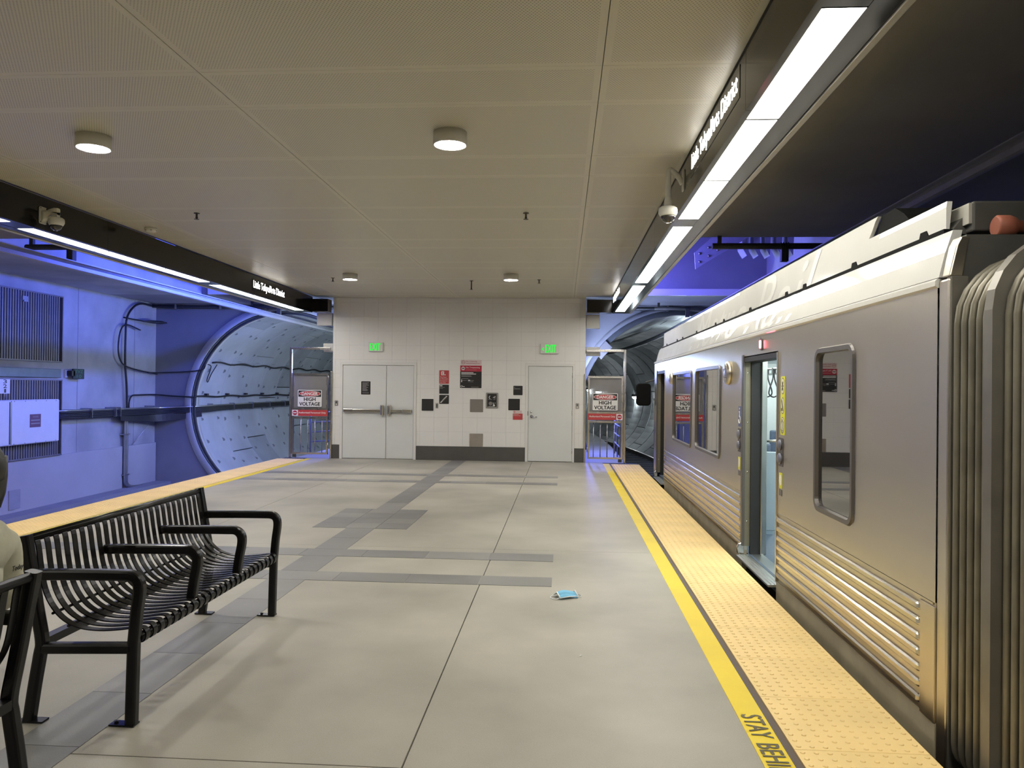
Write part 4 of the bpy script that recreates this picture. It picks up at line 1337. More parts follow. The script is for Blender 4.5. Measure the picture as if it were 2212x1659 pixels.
wins = [(4.96, 5.72, .79, 1.965), (9.07, 10.76, .845, 1.95), (11.1, 12.94, .815, 1.94)]
doors = [(6.70, 7.96, -.02, 1.985), (13.97, 15.13, -.05, 2.0)]
hs = [(a + .03, b - .03, c + .03, d - .03) for a, b, c, d in wins]
side_panel(YN, 6.70, .62, 2.20, hs[:1], M['trainsteel'])
side_panel(6.70, 7.96, 1.985, 2.20, [], M['trainsteel'])
side_panel(7.96, 13.97, .62, 2.20, hs[1:], M['trainsteel'])
side_panel(13.97, YFAR, 2.0, 2.20, [], M['trainsteel'])
side_panel(15.13, YFAR, -.16, 2.0, [], M['trainsteel'])
for a, b in ((YN, 6.70), (7.96, 13.97)):
    # recessed flat behind the ribs, valance below
    MB().box(XT + .006, XT + .05, a, b, .035, .62).build('rib_backing', M['trainsteel'], tn)
    MB().box(XT, XT + .05, a, b, -.16, .035).build('valance', M['trainlow'], tn)
    ra, rb = (4.06, b - .02) if a < 5 else (a + .07, b - .02)
    for k in range(7):
        z = .56 - .0785 * k
        mb = MB()
        pf = [(0.006, -.024), (-.003, -.021), (-.012, -.011), (-.012, .011), (-.003, .021), (.006, .024)]
        rings = []
        for y, sc in ((ra, .25), (ra + .006, .7), (ra + .02, 1), (rb - .02, 1), (rb - .006, .7), (rb, .25)):
            rings.append([(XT + .006 + (p[0] - .006) * sc, y, z + p[1] * (.6 + .4 * sc)) for p in pf])
        mb.loft(rings, False, True, smooth=False)
        mb.build('rib', M['trainrib'], tn)
    MB().box(XT - .003, XT + .01, a + .02, b, .607, .618).build('rib_top_trim', M['trainsteel'], tn)
MB().box(XT - .004, XT + .01, YN, 4.055, .03, .60).build('end_plate', M['trainsteel'], tn, bevel=.003)
# windows
for (a, b, c, d), in zip(wins):
    w_ = b - a; h_ = d - c; yc, zc = (a + b) / 2, (c + d) / 2
    r_ = .10
    out = rrect(w_, h_, r_, 6, yc, zc); inn = rrect(w_ - .10, h_ - .10, r_ - .045, 6, yc, zc)
    mid = rrect(w_ - .02, h_ - .02, r_ - .01, 6, yc, zc); mi_ = rrect(w_ - .08, h_ - .08, r_ - .035, 6, yc, zc)
    wf = MB().loft([[(XT + .002, p[0], p[1]) for p in out], [(XT - .014, p[0], p[1]) for p in mid], [(XT - .014, p[0], p[1]) for p in mi_], [(XT + .03, p[0], p[1]) for p in inn]], True, False, smooth=False)
    f = wf.build('window_frame', M['trainframe'], tn)
    MB().prism(rrect(w_ - .09, h_ - .09, r_ - .04, 6, yc, zc), 'x', XT + .012, XT + .016).build('pane', M['glass'], f)
# drip rail, white fairings
MB().prism([(XT, 2.165), (XT - .012, 2.175), (XT - .012, 2.20), (XT, 2.212), (XT + .05, 2.212), (XT + .05, 2.165)], 'y', YN, YFAR).build('drip_rail', M['trainwhite'], tn)
MB().prism([(XT, 2.215), (XT + .03, 2.34), (XT + .066, 2.448), (XT + .11, 2.448), (XT + .06, 2.215)], 'y', YN - .01, YFAR - .25).build('white_band', M['trainwhite'], tn)
XS = XT + .10
sh0, sh1, shz0, shz1 = 4.03, YFAR - .6, 2.476, 2.735
fa = lambda top: [(XS, shz0), (XS, top - .03), (XS + .004, top), (XS + .03, top), (XS + .016, shz0)]
MB().prism(fa(2.622), 'y', sh0, 4.86).build('roof_fairing', M['trainwhite'], tn)
MB().prism([(4.86, shz0), (4.86, 2.622), (5.02, 2.622), (4.97, 2.66), (4.92, 2.71), (4.88, shz1), (8.6, shz1), (8.6, shz0)], 'x', XS, XS + .022).build('roof_fairing', M['trainwhite'], tn)
for ya, yb in ((8.606, sh1),):
    MB().prism(fa(shz1), 'y', ya, yb).build('roof_fairing', M['trainwhite'], tn)
MB().prism([(4.45, 2.60), (4.96, 2.60), (4.90, 2.70), (4.86, 2.735), (4.68, 2.74), (4.56, 2.68)], 'x', XS + .02, XS + .4).build('roof_pod', M['gapblack'], tn)
MB().box(XT + .075, XS + .02, YN + .1, YFAR - .5, 2.40, 2.4755).build('fairing_gap', M['gapblack'], tn)
ck = None
for y in (4.26, 5.25, 6.3, 6.8, 8.1, 9.4, 9.9, 11.3, 12.6, 13.2, 14.5):
    if ck is None:
        o = MB().prism([(-.06, 0), (.06, 0), (.04, .045), (-.025, .045)], 'x', 0, .03).build('fairing_clip', M['gapblack'], tn, origin=(0, 0, 0)); ck = o.data
        o.location = Vector((XS - .006, y, 2.468)) - tn.location
    else:
        inst('fairing_clip', ck, tn, (XS - .006, y, 2.468))
# large italic lettering running over both fairings
vs, fs = text_geo('Metro Rail')
me = bpy.data.meshes.new('tmp'); me.from_pydata([(x, y, 0) for x, y in vs], [], fs)
bm = bmesh.new(); bm.from_mesh(me)
bmesh.ops.bisect_plane(bm, geom=bm.verts[:] + bm.edges[:] + bm.faces[:], plane_co=(0, .50, 0), plane_no=(0, 1, 0), dist=1e-5)
bm.to_mesh(me); bm.free()
mb = MB()
Yt0, Yt1 = 11.4, 6.45
up_, lo_ = [], []
for p in me.polygons:
    c = sum((me.vertices[i].co.y for i in p.vertices)) / len(p.vertices)
    q = []
    for i in p.vertices:
        x, y, _ = me.vertices[i].co
        yy = Yt0 + (Yt1 - Yt0) * x - .55 * y
        if c < .5:
            z = 2.225 + (y / .5) * .222
            xx = XT + (z - 2.215) / .125 * .03 if z < 2.34 else XT + .03 + (z - 2.34) / .108 * .036
            q.append((xx - .0025, yy, z))
        else:
            z = shz0 + ((y - .5) / .5) * .25
            xx = XS
            q.append((xx - .0025, yy, z))
    mb.add(q, [list(range(len(q)))])
for word in split_words(mb, (0, -1, 0), (XT, Yt0, 0), Yt0 - Yt1):
    word.build('lettering', M['trainletter'], tn)
bpy.data.meshes.remove(me)
# roof, floor, far side, interior
rf = MB().prism([(XS + .08, 2.55), (XS + .3, 2.60), (XF - .3, 2.60), (XF - .1, 2.5), (XF - .1, 2.45), (XT + .1, 2.45)], 'y', YN + .1, YFAR)
rf.build('roof', M['enddark'], tn)
MB().box(XT + .06, XF - .06, YN, YFAR, -.12, .0).build('interior_floor', M['trainfloor'], tn)
MB().box(XT + .05, XF - .05, YN, YFAR, 2.12, 2.15).build('interior_ceiling', M['traininner'], tn)
for (a, b) in ((YN, 4.95), (5.73, 6.60), (8.06, 9.05), (10.78, 11.08), (12.96, 13.9)):
    MB().box(XT + .052, XT + .075, a, b, 0, 2.12).build('inner_lining', M['traininner'], tn)
for (a, b) in ((YN, 6.60), (8.06, 13.9)):
    MB().box(XT + .052, XT + .075, a, b, 0, .78).build('inner_lining', M['traininner'], tn)
# far side wall with dark windows and closed door
fw = MB()
farw = [(4.6, 6.3, .85, 1.9), (8.3, 10.6, .85, 1.9), (11.0, 13.4, .85, 1.9)]
yy = sorted({YN, YFAR, *[h[0] for h in farw], *[h[1] for h in farw]}); zz_ = [-.1, .85, 1.9, 2.2]
for i in range(len(yy) - 1):
    for j in range(3):
        if j == 1 and any(h[0] <= yy[i] and yy[i + 1] <= h[1] for h in farw): continue
        fw.box(XF - .06, XF, yy[i], yy[i + 1], zz_[j], zz_[j + 1])
fw.build('far_side', M['traininner'], tn)
for h in farw:
    MB().box(XF - .035, XF - .03, *h).build('far_pane', M['glass'], tn)
MB().box(XT + .05, XF - .05, YN, YN + .05, -.1, 2.2).build('end_bulkhead', M['traininner'], tn)
MB().box(XT + .10, XF - .05, 13.55, 13.60, 0, 2.12).build('cab_partition', M['traininner'], tn)
for x in (2.45, 3.85):
    for (a, b) in ((4.3, 6.2), (7.0, 8.6), (9.0, 10.8), (11.2, 13.2)):
        MB().box(x - .07, x + .07, a, b, 2.085, 2.12).build('interior_lamp', M['trainlamp'], tn)


def seat(x, y, face):
    s = MB()
    base = MB().box(x - .15, x + .15, y - .15, y + .15, 0, .40).build('passenger_seat', M['innerblue'], tn)
    MB().box(x - .22, x + .22, y - .21, y + .21, .40, .46).build('seat_cushion', M['seatblue'], base, bevel=.02)
    ya = y - face * .21
    MB().box(x - .22, x + .22, min(ya, ya - face * .06), max(ya, ya - face * .06), .42, 1.02).build('seat_back', M['seatblue'], base, bevel=.025)


for y in (9.2, 10.0, 10.8, 11.6, 12.4):
    for x in (3.55, 4.08): seat(x, y, -1)
for y in (9.2, 10.4, 11.6):
    seat(2.28, y, -1)
# draught screens, poles and straps by the door
def screen(y, x0=1.92, x1=2.42):
    ds_ = MB().box(x0, x1, y - .012, y + .012, .20, 1.02).build('draught_screen', M['innerblue'], tn, bevel=.01)
    for z in (.24, .92):
        MB().box(x0 - .02, x0 + .08, y - .02, y + .02, z - .03, z + .07).build('screen_clamp', M['chrome'], ds_, bevel=.006)
        MB().box(x1 - .06, x1 + .03, y - .02, y + .02, z - .03, z + .07).build('screen_clamp', M['chrome'], ds_, bevel=.006)
    MB().tube([(x1 + .02, y, 0), (x1 + .02, y, 2.12)], .018, 10).build('grab_pole', M['chrome'], tn)
    MB().tube([(x0, y, 1.13), (x1 + .02, y, 1.13)], .016, 10).build('grab_rail', M['chrome'], tn)


screen(8.15, 2.0, 2.56)
screen(6.45)
for (x, y) in ((3.05, 8.7), (3.05, 6.0), (3.3, 10.6)):
    MB().tube([(x, y, 0), (x, y, 2.12)], .018, 10).build('grab_pole', M['chrome'], tn)
for x in (2.62, 3.45):
    MB().tube([(x, 4.3, 1.93), (x, 13.4, 1.93)], .016, 10).build('overhead_rail', M['chrome'], tn)
strap = None
for x in (2.62, 3.45):
    for y in ((7.4, 8.3, 9.0, 9.78, 10.08) if x < 3 else (8.0, 9.5, 11.0)):
        if strap is None:
            mb = MB().tube(smoothpts([(0, 0, .01), (-.012, 0, -.12), (-.05, 0, -.24), (-.055, 0, -.31), (0, 0, -.345), (.055, 0, -.31), (.05, 0, -.24), (.012, 0, -.12), (0, 0, .01)], 4), .009, 6)
            mb.box(-.02, .02, -.02, .02, -.05, .02)
            o = mb.build('hanging_strap', M['rubber'], tn, origin=(0, 0, 0)); strap = o.data
            o.location = Vector((x, y, 1.92)) - tn.location
        else:
            inst('hanging_strap', strap, tn, (x, y, 1.92), (0, 0, random.uniform(-.3, .3)))
# doors: jambs, rubber, sills
for (a, b, z0, z1) in doors:
    top = z1
    jm = MB()
    jm.box(XT - .012, XT + .02, b - .03, b + .035, z0 + .10, top + .03)                # far jamb cover, proud
    jm.build('door_jamb_cover', M['trainframe'], tn, bevel=.006)
    dj_ = MB().box(XT + .0, XT + .07, b - .028, b, z0 + .10, top).build('door_jamb', M['olive'], tn)
    for k in range(4):
        MB().lathe([(.008, 0), (.008, -.005), (.001, -.005)], (XT + .04, b - .028, z0 + .35 + k * .5), 'y', 8).build('rivet', M['chrome'], dj_)
    MB().box(XT + .07, XT + .165, b - .05, b, 0, top).build('door_seal', M['rubber'], tn)
    MB().box(XT + .165, XT + .225, b - .07, b, 0, top - .01).build('door_leaf', M['jambsteel'], tn, bevel=.01)
    MB().box(XT + .055, XT + .15, a - .04, a + .015, 0, top).build('door_seal', M['rubber'], tn)
    MB().box(XT + .0, XT + .16, a, b, top - .045, top + .01).build('door_header', M['rubber'], tn)
    MB().box(XT - .008, XT + .02, a - .012, a + .012, z0 + .05, top).build('near_jamb_trim', M['trainsteel'], tn)
    mb = MB().prism([(XT - .065, z0 - .005), (XT - .065, z0 + .012), (XT + .055, z0 + .02), (XT + .055, z0 - .005)], 'y', a + .01, b - .04)
    for q in range(3): mb.box(XT - .04 + .03 * q, XT - .033 + .03 * q, a + .02, b - .05, z0 + .014, z0 + .024)
    mb.build('door_sill', M['sill'], tn)
    MB().box(XT + .085, XT + .20, a, b - .03, z0 - .01, z0 + .022).build('inner_sill', M['sill'], tn)
    MB().prism([(XT - .045, z0 + .02), (XT - .05, z0 + .08), (XT - .035, z0 + .12), (XT + .02, z0 + .14), (XT + .02, z0 + .02)], 'y', b - .02, b + .03).build('sill_horn', M['chrome'], tn, bevel=.006)
# red door lamp, speaker discs, buttons, stickers
y, z = 7.236, 2.085
MB().prism(rrect(.055, .12, .025, 4, y, z), 'x', XT - .012, XT).build('lamp_base', M['trainframe'], tn)
lb_ = [q for q in tn.children if q.name.startswith('lamp_base')][-1]
MB().prism(rrect(.035, .075, .016, 4, y, z - .004), 'x', XT - .022, XT - .012).build('red_lamp', M['redlamp'], lb_)
for (y, r) in ((8.63, .13), (13.07, .10)):
    mb = MB().lathe([(r, 0), (r, -.012), (r * .93, -.035), (r * .6, -.048), (.001, -.05)], (XT, y, 1.845), 'x', 28)
    sd_ = mb.build('speaker_disc', M['trainsteel'], tn)
    mb = MB()
    for k in range(7): mb.box(XT - .052, XT - .046, y - r * .5, y + r * .5, 1.795 + .015 * k, 1.800 + .015 * k)
    mb.build('speaker_slot', M['rubber'], sd_)


def sticker3(y0, y1, z0, z1):
    MB().prism(rrect(y1 - y0, z1 - z0, .012, 3, (y0 + y1) / 2, (z0 + z1) / 2), 'x', XT - .003, XT).build('yellow_sticker', M['stickeryellow'], tn)
    ys_ = [q for q in tn.children if q.name.startswith('yellow_sticker')][-1]
    yc = (y0 + y1) / 2; hh = (z1 - z0) / 3
    for k in range(3):
        zc = z1 - hh * (k + .5)
        el = lambda s: [(yc + (y1 - y0) * .42 * s * math.cos(2 * PI * q / 24), zc + hh * .42 * s * math.sin(2 * PI * q / 24)) for q in range(24)]
        MB().prism(el(1), 'x', XT - .0038, XT).build('sticker_ring', M['lettergrey'], ys_)
        MB().prism(el(.9), 'x', XT - .0046, XT).build('sticker_disc', M['stickerpale'], ys_)
        ic = MB()
        X0, X1 = XT - .0056, XT - .004
        if k == 0:
            for q in range(6):
                a = PI * q / 3
                ic.tube([(X0, yc, zc), (X0, yc + .03 * math.cos(a), zc + .042 * math.sin(a))], .0035, 5)
        elif k == 1:
            ic.tube([(X0, yc - .02, zc - .045), (X0, yc - .005, zc), (X0, yc + .02, zc + .05)], .005, 5)
            ic.tube([(X0, yc + .02, zc - .045), (X0, yc + .02, zc - .02)], .006, 5)
        else:
            ic.tube([(X0, yc - .022, zc - .045), (X0, yc + .022, zc - .045), (X0, yc + .022, zc + .03), (X0, yc - .022, zc + .03)], .003, 5, closed=True)
            ic.tube([(X0, yc, zc + .03), (X0, yc, zc + .05)], .004, 5)
        ic.build('sticker_icon', M['lettergrey'], ys_)


sticker3(6.475, 6.60, 1.285, 1.775)
for (yb, sgn) in ((6.585, 1), (8.10, 1)):
    bp_ = MB().prism(rrect(.13, .24, .01, 2, yb, 1.14), 'x', XT - .004, XT).build('button_plate', M['trainframe'], tn)
    for z in (1.20, 1.085):
        MB().lathe([(.045, 0), (.045, -.012), (.035, -.022), (.001, -.024)], (XT - .003, yb, z), 'x', 18).build('door_button', M['button'], bp_)
    ss_ = MB().prism(rrect(.085, .13, .008, 2, yb, .90), 'x', XT - .003, XT).build('small_sticker', M['stickeryellow'], tn)
    MB().prism([(yb + .033 * math.cos(2 * PI * q / 20), .905 + .045 * math.sin(2 * PI * q / 20)) for q in range(20)], 'x', XT - .004, XT).build('sticker_disc', M['stickerpale'], ss_)
    MB().box(XT - .003, XT, yb - .042, yb + .042, .775, .825).build('sticker_tag', M['trainframe'], ss_)
ws_ = MB().prism(rrect(.13, .21, .008, 2, 8.085, 1.385), 'x', XT - .003, XT).build('wheelchair_sticker', M['stickerblue'], tn)
wc = MB()
rg = [(XT - .005, 8.085 + .036 * math.cos(a), 1.35 + .036 * math.sin(a)) for a in [PI * .6 + 2 * PI * .72 * k / 14 for k in range(15)]]
wc.tube(rg, .006, 6).tube([(XT - .005, 8.095, 1.44), (XT - .005, 8.09, 1.385), (XT - .005, 8.06, 1.375), (XT - .005, 8.045, 1.325)], .007, 6).lathe([(.012, 0), (.012, -.003)], (XT - .004, 8.095, 1.462), 'x', 10)
wc.build('wheelchair_symbol', M['white'], ws_)
# cab nose, curving away from the platform at the far end
rings = []
for k in range(9):
    f = k / 8
    yy_ = YFAR + .75 * math.sin(f * PI / 2); xx = XT + .75 * (1 - math.cos(f * PI / 2))
    rings.append([(xx, yy_, -.25), (xx, yy_ + .04, .9), (xx, yy_ - .0, 1.6), (xx + .03, yy_ - .12, 2.2), (xx + .12, yy_ - .35, 2.45), (xx + .3, yy_ - .6, 2.62)])
MB().loft(rings, False, False).build('cab_nose', M['trainsteel'], tn)
MB().box(XT + .75, XF - .75, YFAR + .4, YFAR + .72, -.25, 2.5).build('cab_front', M['enddark'], tn)
mr = MB().tube(smoothpts([(1.95, 15.95, 1.86), (1.83, 16.02, 1.84), (1.70, 16.02, 1.80)], 4), .016, 8)
mr.build('mirror_arm', M['enddark'], tn)
MB().prism(rrect(.30, .46, .07, 4, 1.66, 1.55), 'y', 15.98, 16.06).build('cab_mirror', M['gapblack'], tn, bevel=.02)
# near end frame and articulation bellows
MB().box(XT + .004, XT + .03, YN - .10, YN, -.16, 2.2).build('corner_post', M['trainsteel'], tn, bevel=.01)
MB().box(XT + .012, XT + .095, YN - .105, YN - .06, -.20, 2.21).build('end_frame', M['endframe'], tn, bevel=.005)
MB().prism([(XT + .006, 2.21), (XT + .04, 2.36), (XT + .06, 2.40), (XT + .10, 2.40), (XT + .07, 2.21)], 'y', YN - .10, YN - .02).build('corner_post', M['trainsteel'], tn, bevel=.006)
MB().prism([(XT + .03, 2.20), (XT + .09, 2.41), (XF - .1, 2.41), (XF - .1, 2.33), (XT + .35, 2.33), (XT + .17, 2.24), (XT + .10, 2.10), (XT + .03, 2.10)], 'y', YN - .09, YN - .04).build('end_header', M['enddark'], tn)
MB().box(XT + .11, XF - .1, YN - .05, YN, -.3, 2.40).build('end_wall', M['bellowfab'], tn)
MB().box(XT + .18, XT + .95, 3.93, 4.3, 2.45, 2.60).build('roof_box', M['enddark'], tn, bevel=.01)
MB().box(XT + .165, XT + .18, 3.94, 4.3, 2.49, 2.592).build('roof_bracket', M['fascialip'], tn)
MB().lathe([(.045, 0), (.055, .01), (.055, .06), (.045, .09), (.03, .10), (.028, .5), (.001, .5)], (XT + .24, YN - .05, 2.455), 'x', 16).build('orange_buffer', M['orange'], tn)


def arch(x0, z1, z0, rad, y, n=8):
    pts = []
    x1 = XF - (x0 - XT)
    pts.append((x0, y, z0))
    for (cx_, a0, a1) in ((x0 + rad, PI, PI / 2), (x1 - rad, PI / 2, 0)):
        for k in range(n + 1):
            a = a0 + (a1 - a0) * k / n
            pts.append((cx_ + rad * math.cos(a), y, z1 - rad + rad * math.sin(a)))
    pts.append((x1, y, z0))
    return pts


def arch_full(x0, z1, z0, rad, rb, y):
    x1 = XF - (x0 - XT); n = 6; pts = []
    for (cx_, cz_, r_, a0) in ((x0 + rad, z1 - rad, rad, PI), (x1 - rad, z1 - rad, rad, PI / 2), (x1 - rb, z0 + rb, rb, 0), (x0 + rb, z0 + rb, rb, -PI / 2)):
        for k in range(n + 1):
            a = a0 - PI / 2 * k / n
            pts.append((cx_ + r_ * math.cos(a), y, cz_ + r_ * math.sin(a)))
    return pts


for i, y in enumerate((3.755, 3.69, 3.625, 3.56, 3.505, 3.335, 3.275, 3.215, 3.155)):
    pts = arch_full(XT + .025, 2.28, -.12, .30, .12, y)
    MB().tube(pts, .0165, 8, up=(0, 1, 0), closed=True).build('bellows_rib', M['bellowrib'], tn)
for (ya, yb) in ((3.46, 3.80), (3.10, 3.36)):
    nseg = 6
    rings = []
    for k in range(2 * nseg + 1):
        y = yb + (ya - yb) * k / (2 * nseg)
        rings.append(arch_full(XT + (.05 if k % 2 else .085), 2.255 if k % 2 else 2.22, -.10, .29, .12, y))
    MB().loft(rings, True, False, smooth=False).build('bellows_fabric', M['bellowfab'], tn)
pts = arch_full(XT - .03 + .0, 2.335, -.22, .33, .14, 3.39)
rr = [arch_full(XT - .03 + dx, 2.335 - dx, -.22 + dx, .33 - dx, .14 - dx, yy_) for dx, yy_ in ((.0, 3.425), (.0, 3.36), (.10, 3.36), (.10, 3.425), (0, 3.425))]
MB().loft(rr, True, False, smooth=False).build('bellows_frame', M['endframe'], tn)
# underframe in the gap
MB().box(XT + .02, XF - .1, YN, YFAR, -.75, -.17).build('underframe', M['enddark'], tn)
MB().box(XT + .12, XF - .2, 3.1, 3.9, -.75, -.30).build('underframe', M['enddark'], tn)

# passenger seated inside
seated_person((3.55, 9.62, 0), PI, 'passenger with dark hair seated inside the train, seen through the open door', top='tshirt', long_hair=True)

# ------------------------------------------------------------------ LEFT TRACK WALL EQUIPMENT
XL = BL
def slats(name, label, y0, y1, z0, z1):
    t = thing(name, label, 'louvre', (XL, (y0 + y1) / 2, z0))
    MB().box(XL, XL + .03, y0, y1, z0, z1).build('backing', M['louvreback'], t)
    fr = MB().box(XL + .03, XL + .10, y0, y0 + .03, z0, z1).box(XL + .03, XL + .10, y1 - .03, y1, z0, z1).box(XL + .03, XL + .10, y0, y1, z1 - .03, z1).box(XL + .03, XL + .10, y0, y1, z0, z0 + .03)
    fr.build('frame', M['louvre'], t)
    me = None
    n = int((y1 - y0 - .1) / .0775)
    for k in range(n):
        y = y0 + .07 + .0775 * k
        if me is None:
            o = MB().prism([(-.018, 0), (.018, 0), (.008, .06), (-.008, .06)][::-1] if False else [(XL + .03, y - .028), (XL + .03, y + .028), (XL + .085, y + .022), (XL + .085, y - .022)], 'z', z0 + .03, z1 - .03).build('slat', M['louvre'], t)
            me = o.data; yb = y
        else:
            o = bpy.data.objects.new('slat', me); COL.objects.link(o); o.parent = t; o.location = (0, y - yb, 0)
    return t


slats('ventilation_louvre', 'tall dark ribbed louvre on the blue-lit wall above the green-grey beam', 13.6, 17.06, 2.13, 3.66)
slats('ventilation_louvre', 'dark ribbed louvre on the blue-lit wall behind the white cabinet', 13.6, 17.06, .0, 1.74)
t = tag(MB().box(XL, XL + .06, 13.6, 17.07, 1.78, 1.98).build('wall_beam', M['beamgreen'], None, bevel=.01), 'green-grey horizontal beam between two ribbed louvres', 'beam')
tag(MB().box(XL + .085, XL + .11, 15.7, 15.86, 3.42, 3.52).box(XL + .085, XL + .125, 15.72, 15.84, 3.40, 3.44).build('louvre_label', M['steelblue'], None), 'small pale tag near the top of the ribbed louvre', 'tag')
cbt = thing('cabinet', 'white electrical cabinet on the blue-lit wall with a brown notice', 'cabinet', (XL + .15, 15.1, .34))
MB().box(XL + .10, XL + .25, 13.2, 16.72, .345, 1.295).build('body', M['cabinet'], cbt, bevel=.012)
for (a, b) in ((13.22, 15.13), (15.20, 16.70)):
    MB().box(XL + .25, XL + .275, a, b, .36, 1.28).build('door', M['cabinet'], cbt, bevel=.008)
MB().box(XL + .25, XL + .285, 15.145, 15.185, .38, 1.25).build('latch_rail', M['galv'], cbt)
for k in range(5):
    for z in (.375, 1.265):
        MB().lathe([(.012, 0), (.012, .006)], (XL + .275, 15.27 + .33 * k, z), 'x', 8).build('screw', M['galv'], cbt)
xn = XL + .276
nt_ = MB().box(xn, xn + .006, 15.74, 16.08, .70, .98).build('notice', M['brownplate'], cbt)
tx = MB(); text_on(tx, 'DANGER', (xn + .0068, 15.83, .91), (0, 1, 0), ZU, .17, .03)
for i in range(2): tx.box(xn + .006, xn + .0066, 15.77, 16.05, .84 - .07 * i, .862 - .07 * i)
tx.build('notice_lettering', M['greytext'], nt_)
t = thing('number_plate', 'white plate with the numbers 321 above the white cabinet', 'sign', (XL + .27, 14.97, 1.295))
MB().box(XL + .27, XL + .28, 14.82, 15.13, 1.43, 1.725).build('plate', M['cabinet'], t)
MB().tube([(XL + .26, 15.0, 1.295), (XL + .26, 15.0, 1.5)], .015, 8).build('bracket', M['galv'], t)
tx = MB()
for i, c in enumerate('321'): text_on(tx, c, (XL + .2815, 14.935 + (.03 if c == '1' else 0), 1.64 - .095 * i), (0, 1, 0), ZU, .05 if c == '1' else .10, .075, bold=.003)
tx.build('lettering', M['black'], t)
t = thing('track_sign', 'small dark green track sign reading TVZ 10 projecting from the wall', 'sign', (XL + .2, 17.5, 1.76))
MB().box(XL + .0, XL + .04, 17.24, 17.34, 1.79, 1.97).build('bracket', M['offwhite'], t)
MB().box(XL + .02, XL + .16, 17.30, 17.42, 1.83, 1.95).build('arm', M['black'], t)
MB().box(XL + .12, XL + .16, 17.36, 17.78, 1.76, 2.0).build('plate', M['signgreen'], t, bevel=.01)
tx = MB(); text_on(tx, 'TVZ', (XL + .1612, 17.42, 1.90), (0, 1, 0), ZU, .30, .075, bold=.003); text_on(tx, '10', (XL + .1612, 17.49, 1.785), (0, 1, 0), ZU, .17, .075, bold=.003)
tx.build('lettering', M['greenletter'], t)

xc = XL + .10
tag(MB().tube(smoothpts([(xc, 20.9, 3.86), (xc, 20.35, 3.86), (xc, 19.95, 3.72), (xc, 19.65, 3.4), (xc, 19.60, 2.9), (xc, 19.60, 2.2), (xc, 19.68, 1.6), (xc, 19.72, .95)], 6), .028, 8).build('power_cable', M['cable']), 'thick black cable curving down the blue wall into conduit', 'cable')
tag(MB().tube(smoothpts([(xc + .03, 20.25, 3.13), (xc + .03, 19.6, 3.22), (xc + .03, 19.32, 3.05), (xc + .03, 19.22, 2.6), (xc + .03, 19.32, 2.28), (xc + .03, 19.6, 2.12), (xc + .03, 20.3, 2.02), (xc + .03, 21.15, 1.95)], 6), .02, 8).build('looped_cable', M['cable']), 'thin black cable making a tall loop on the blue wall', 'cable')
tag(MB().tube(smoothpts([(xc, 19.80, .95), (xc, 19.82, 1.2), (xc, 19.95, 1.34), (xc, 20.3, 1.36), (xc, 21.2, 1.36), (xc + .4, 21.22, 1.33), (TL - RT + .10, 21.2, 1.30)], 6), .02, 8).build('branch_cable', M['cable']), 'black cable rising from conduit and turning toward the tunnel', 'cable')
lt = thing('wall_lamp', 'dark wall lamp on a short arm high in the blue wall corner', 'lamp', (XL, 19.9, 3.3))
MB().tube([(XL, 19.65, 3.42), (XL + .22, 20.25, 3.37)], .02, 8).build('arm', M['cable'], lt)
rr = []
for f, wd in ((0, .03), (.15, .05), (.4, .08), (.75, .09), (1, .03)):
    rr.append([(XL + .22 + .25 * f + wd * math.cos(2 * PI * q / 10) * .6, 20.25 + .75 * f, 3.37 + .02 * f + wd * .55 * math.sin(2 * PI * q / 10)) for q in range(10)])
MB().loft(rr).build('head', M['cable'], lt)
cd = thing('conduit_pair', 'pair of vertical steel conduits bending at the trackbed', 'pipe', (xc, 19.68, -1.19))
for k, dy in enumerate((-.045, .045)):
    MB().tube(smoothpts([(xc, 19.68 + dy, .98), (xc, 19.68 + dy, .0), (xc, 19.68 + dy, -.75), (xc, 19.72 + dy, -.98), (xc + .03, 19.9 + dy, -1.09), (xc + .05, 20.4, -1.12)], 6), .036, 10).build('conduit', M['galv'], cd)
for z in (.92, .32, -.75):
    MB().box(xc - .12, xc + .05, 19.55, 19.82, z - .015, z + .015).build('clamp', M['galv'], cd)
tr_ = thing('cable_tray', 'long cable tray with black cables running from cabinet into the tunnel', 'cable tray', (XL + .3, 20, .85))
xw = XL + .22
for k in range(5):
    pts = smoothpts([(xw + .02 * (k % 2), 16.75, .86 + .04 * k), (xw, 19.6, .84 + .04 * k), (xw + .15, 20.9, .84 + .04 * k), (TL - RT + .14, 21.6, .90 + .035 * k), (TL - RT + .12, 24, .93 + .03 * k), (TL - RT + .12, 33, .95 + .03 * k)], 8)
    MB().tube(pts, .028, 6).build('cable', M['cable'] if k < 4 else M['galv'], tr_)
pts = smoothpts([(xw + .0, 19.2, .80), (xw, 20.2, .74), (xw + .2, 20.9, .72), (TL - RT + .16, 21.5, .84)], 8)
MB().sweep(pts, [(-.10, -.01), (.10, -.01), (.10, .01), (-.10, .01)], up=(1, 0, .1)).build('tray', M['cable'], tr_)
for y in (17.9, 18.9, 19.1, 20.75):
    MB().box(XL, xw + .08, y - .012, y + .012, .82, 1.06).build('bracket', M['galv'], tr_)
MB().tube([(xw + .05, 20.9, .80), (XL + .03, 20.0, -.05)], .012, 6).build('brace', M['galv'], tr_)
for k in range(9):
    y = 22.2 + k * 1.5
    MB().box(TL - RT + .0, TL - RT + .17, y - .015, y + .015, .88, 1.10).build('bracket', M['galv'], tr_)


def wallpt(y, a, off=.05):
    r = RT - off
    return (TL - r * math.cos(a), y, ZT + r * math.sin(a))


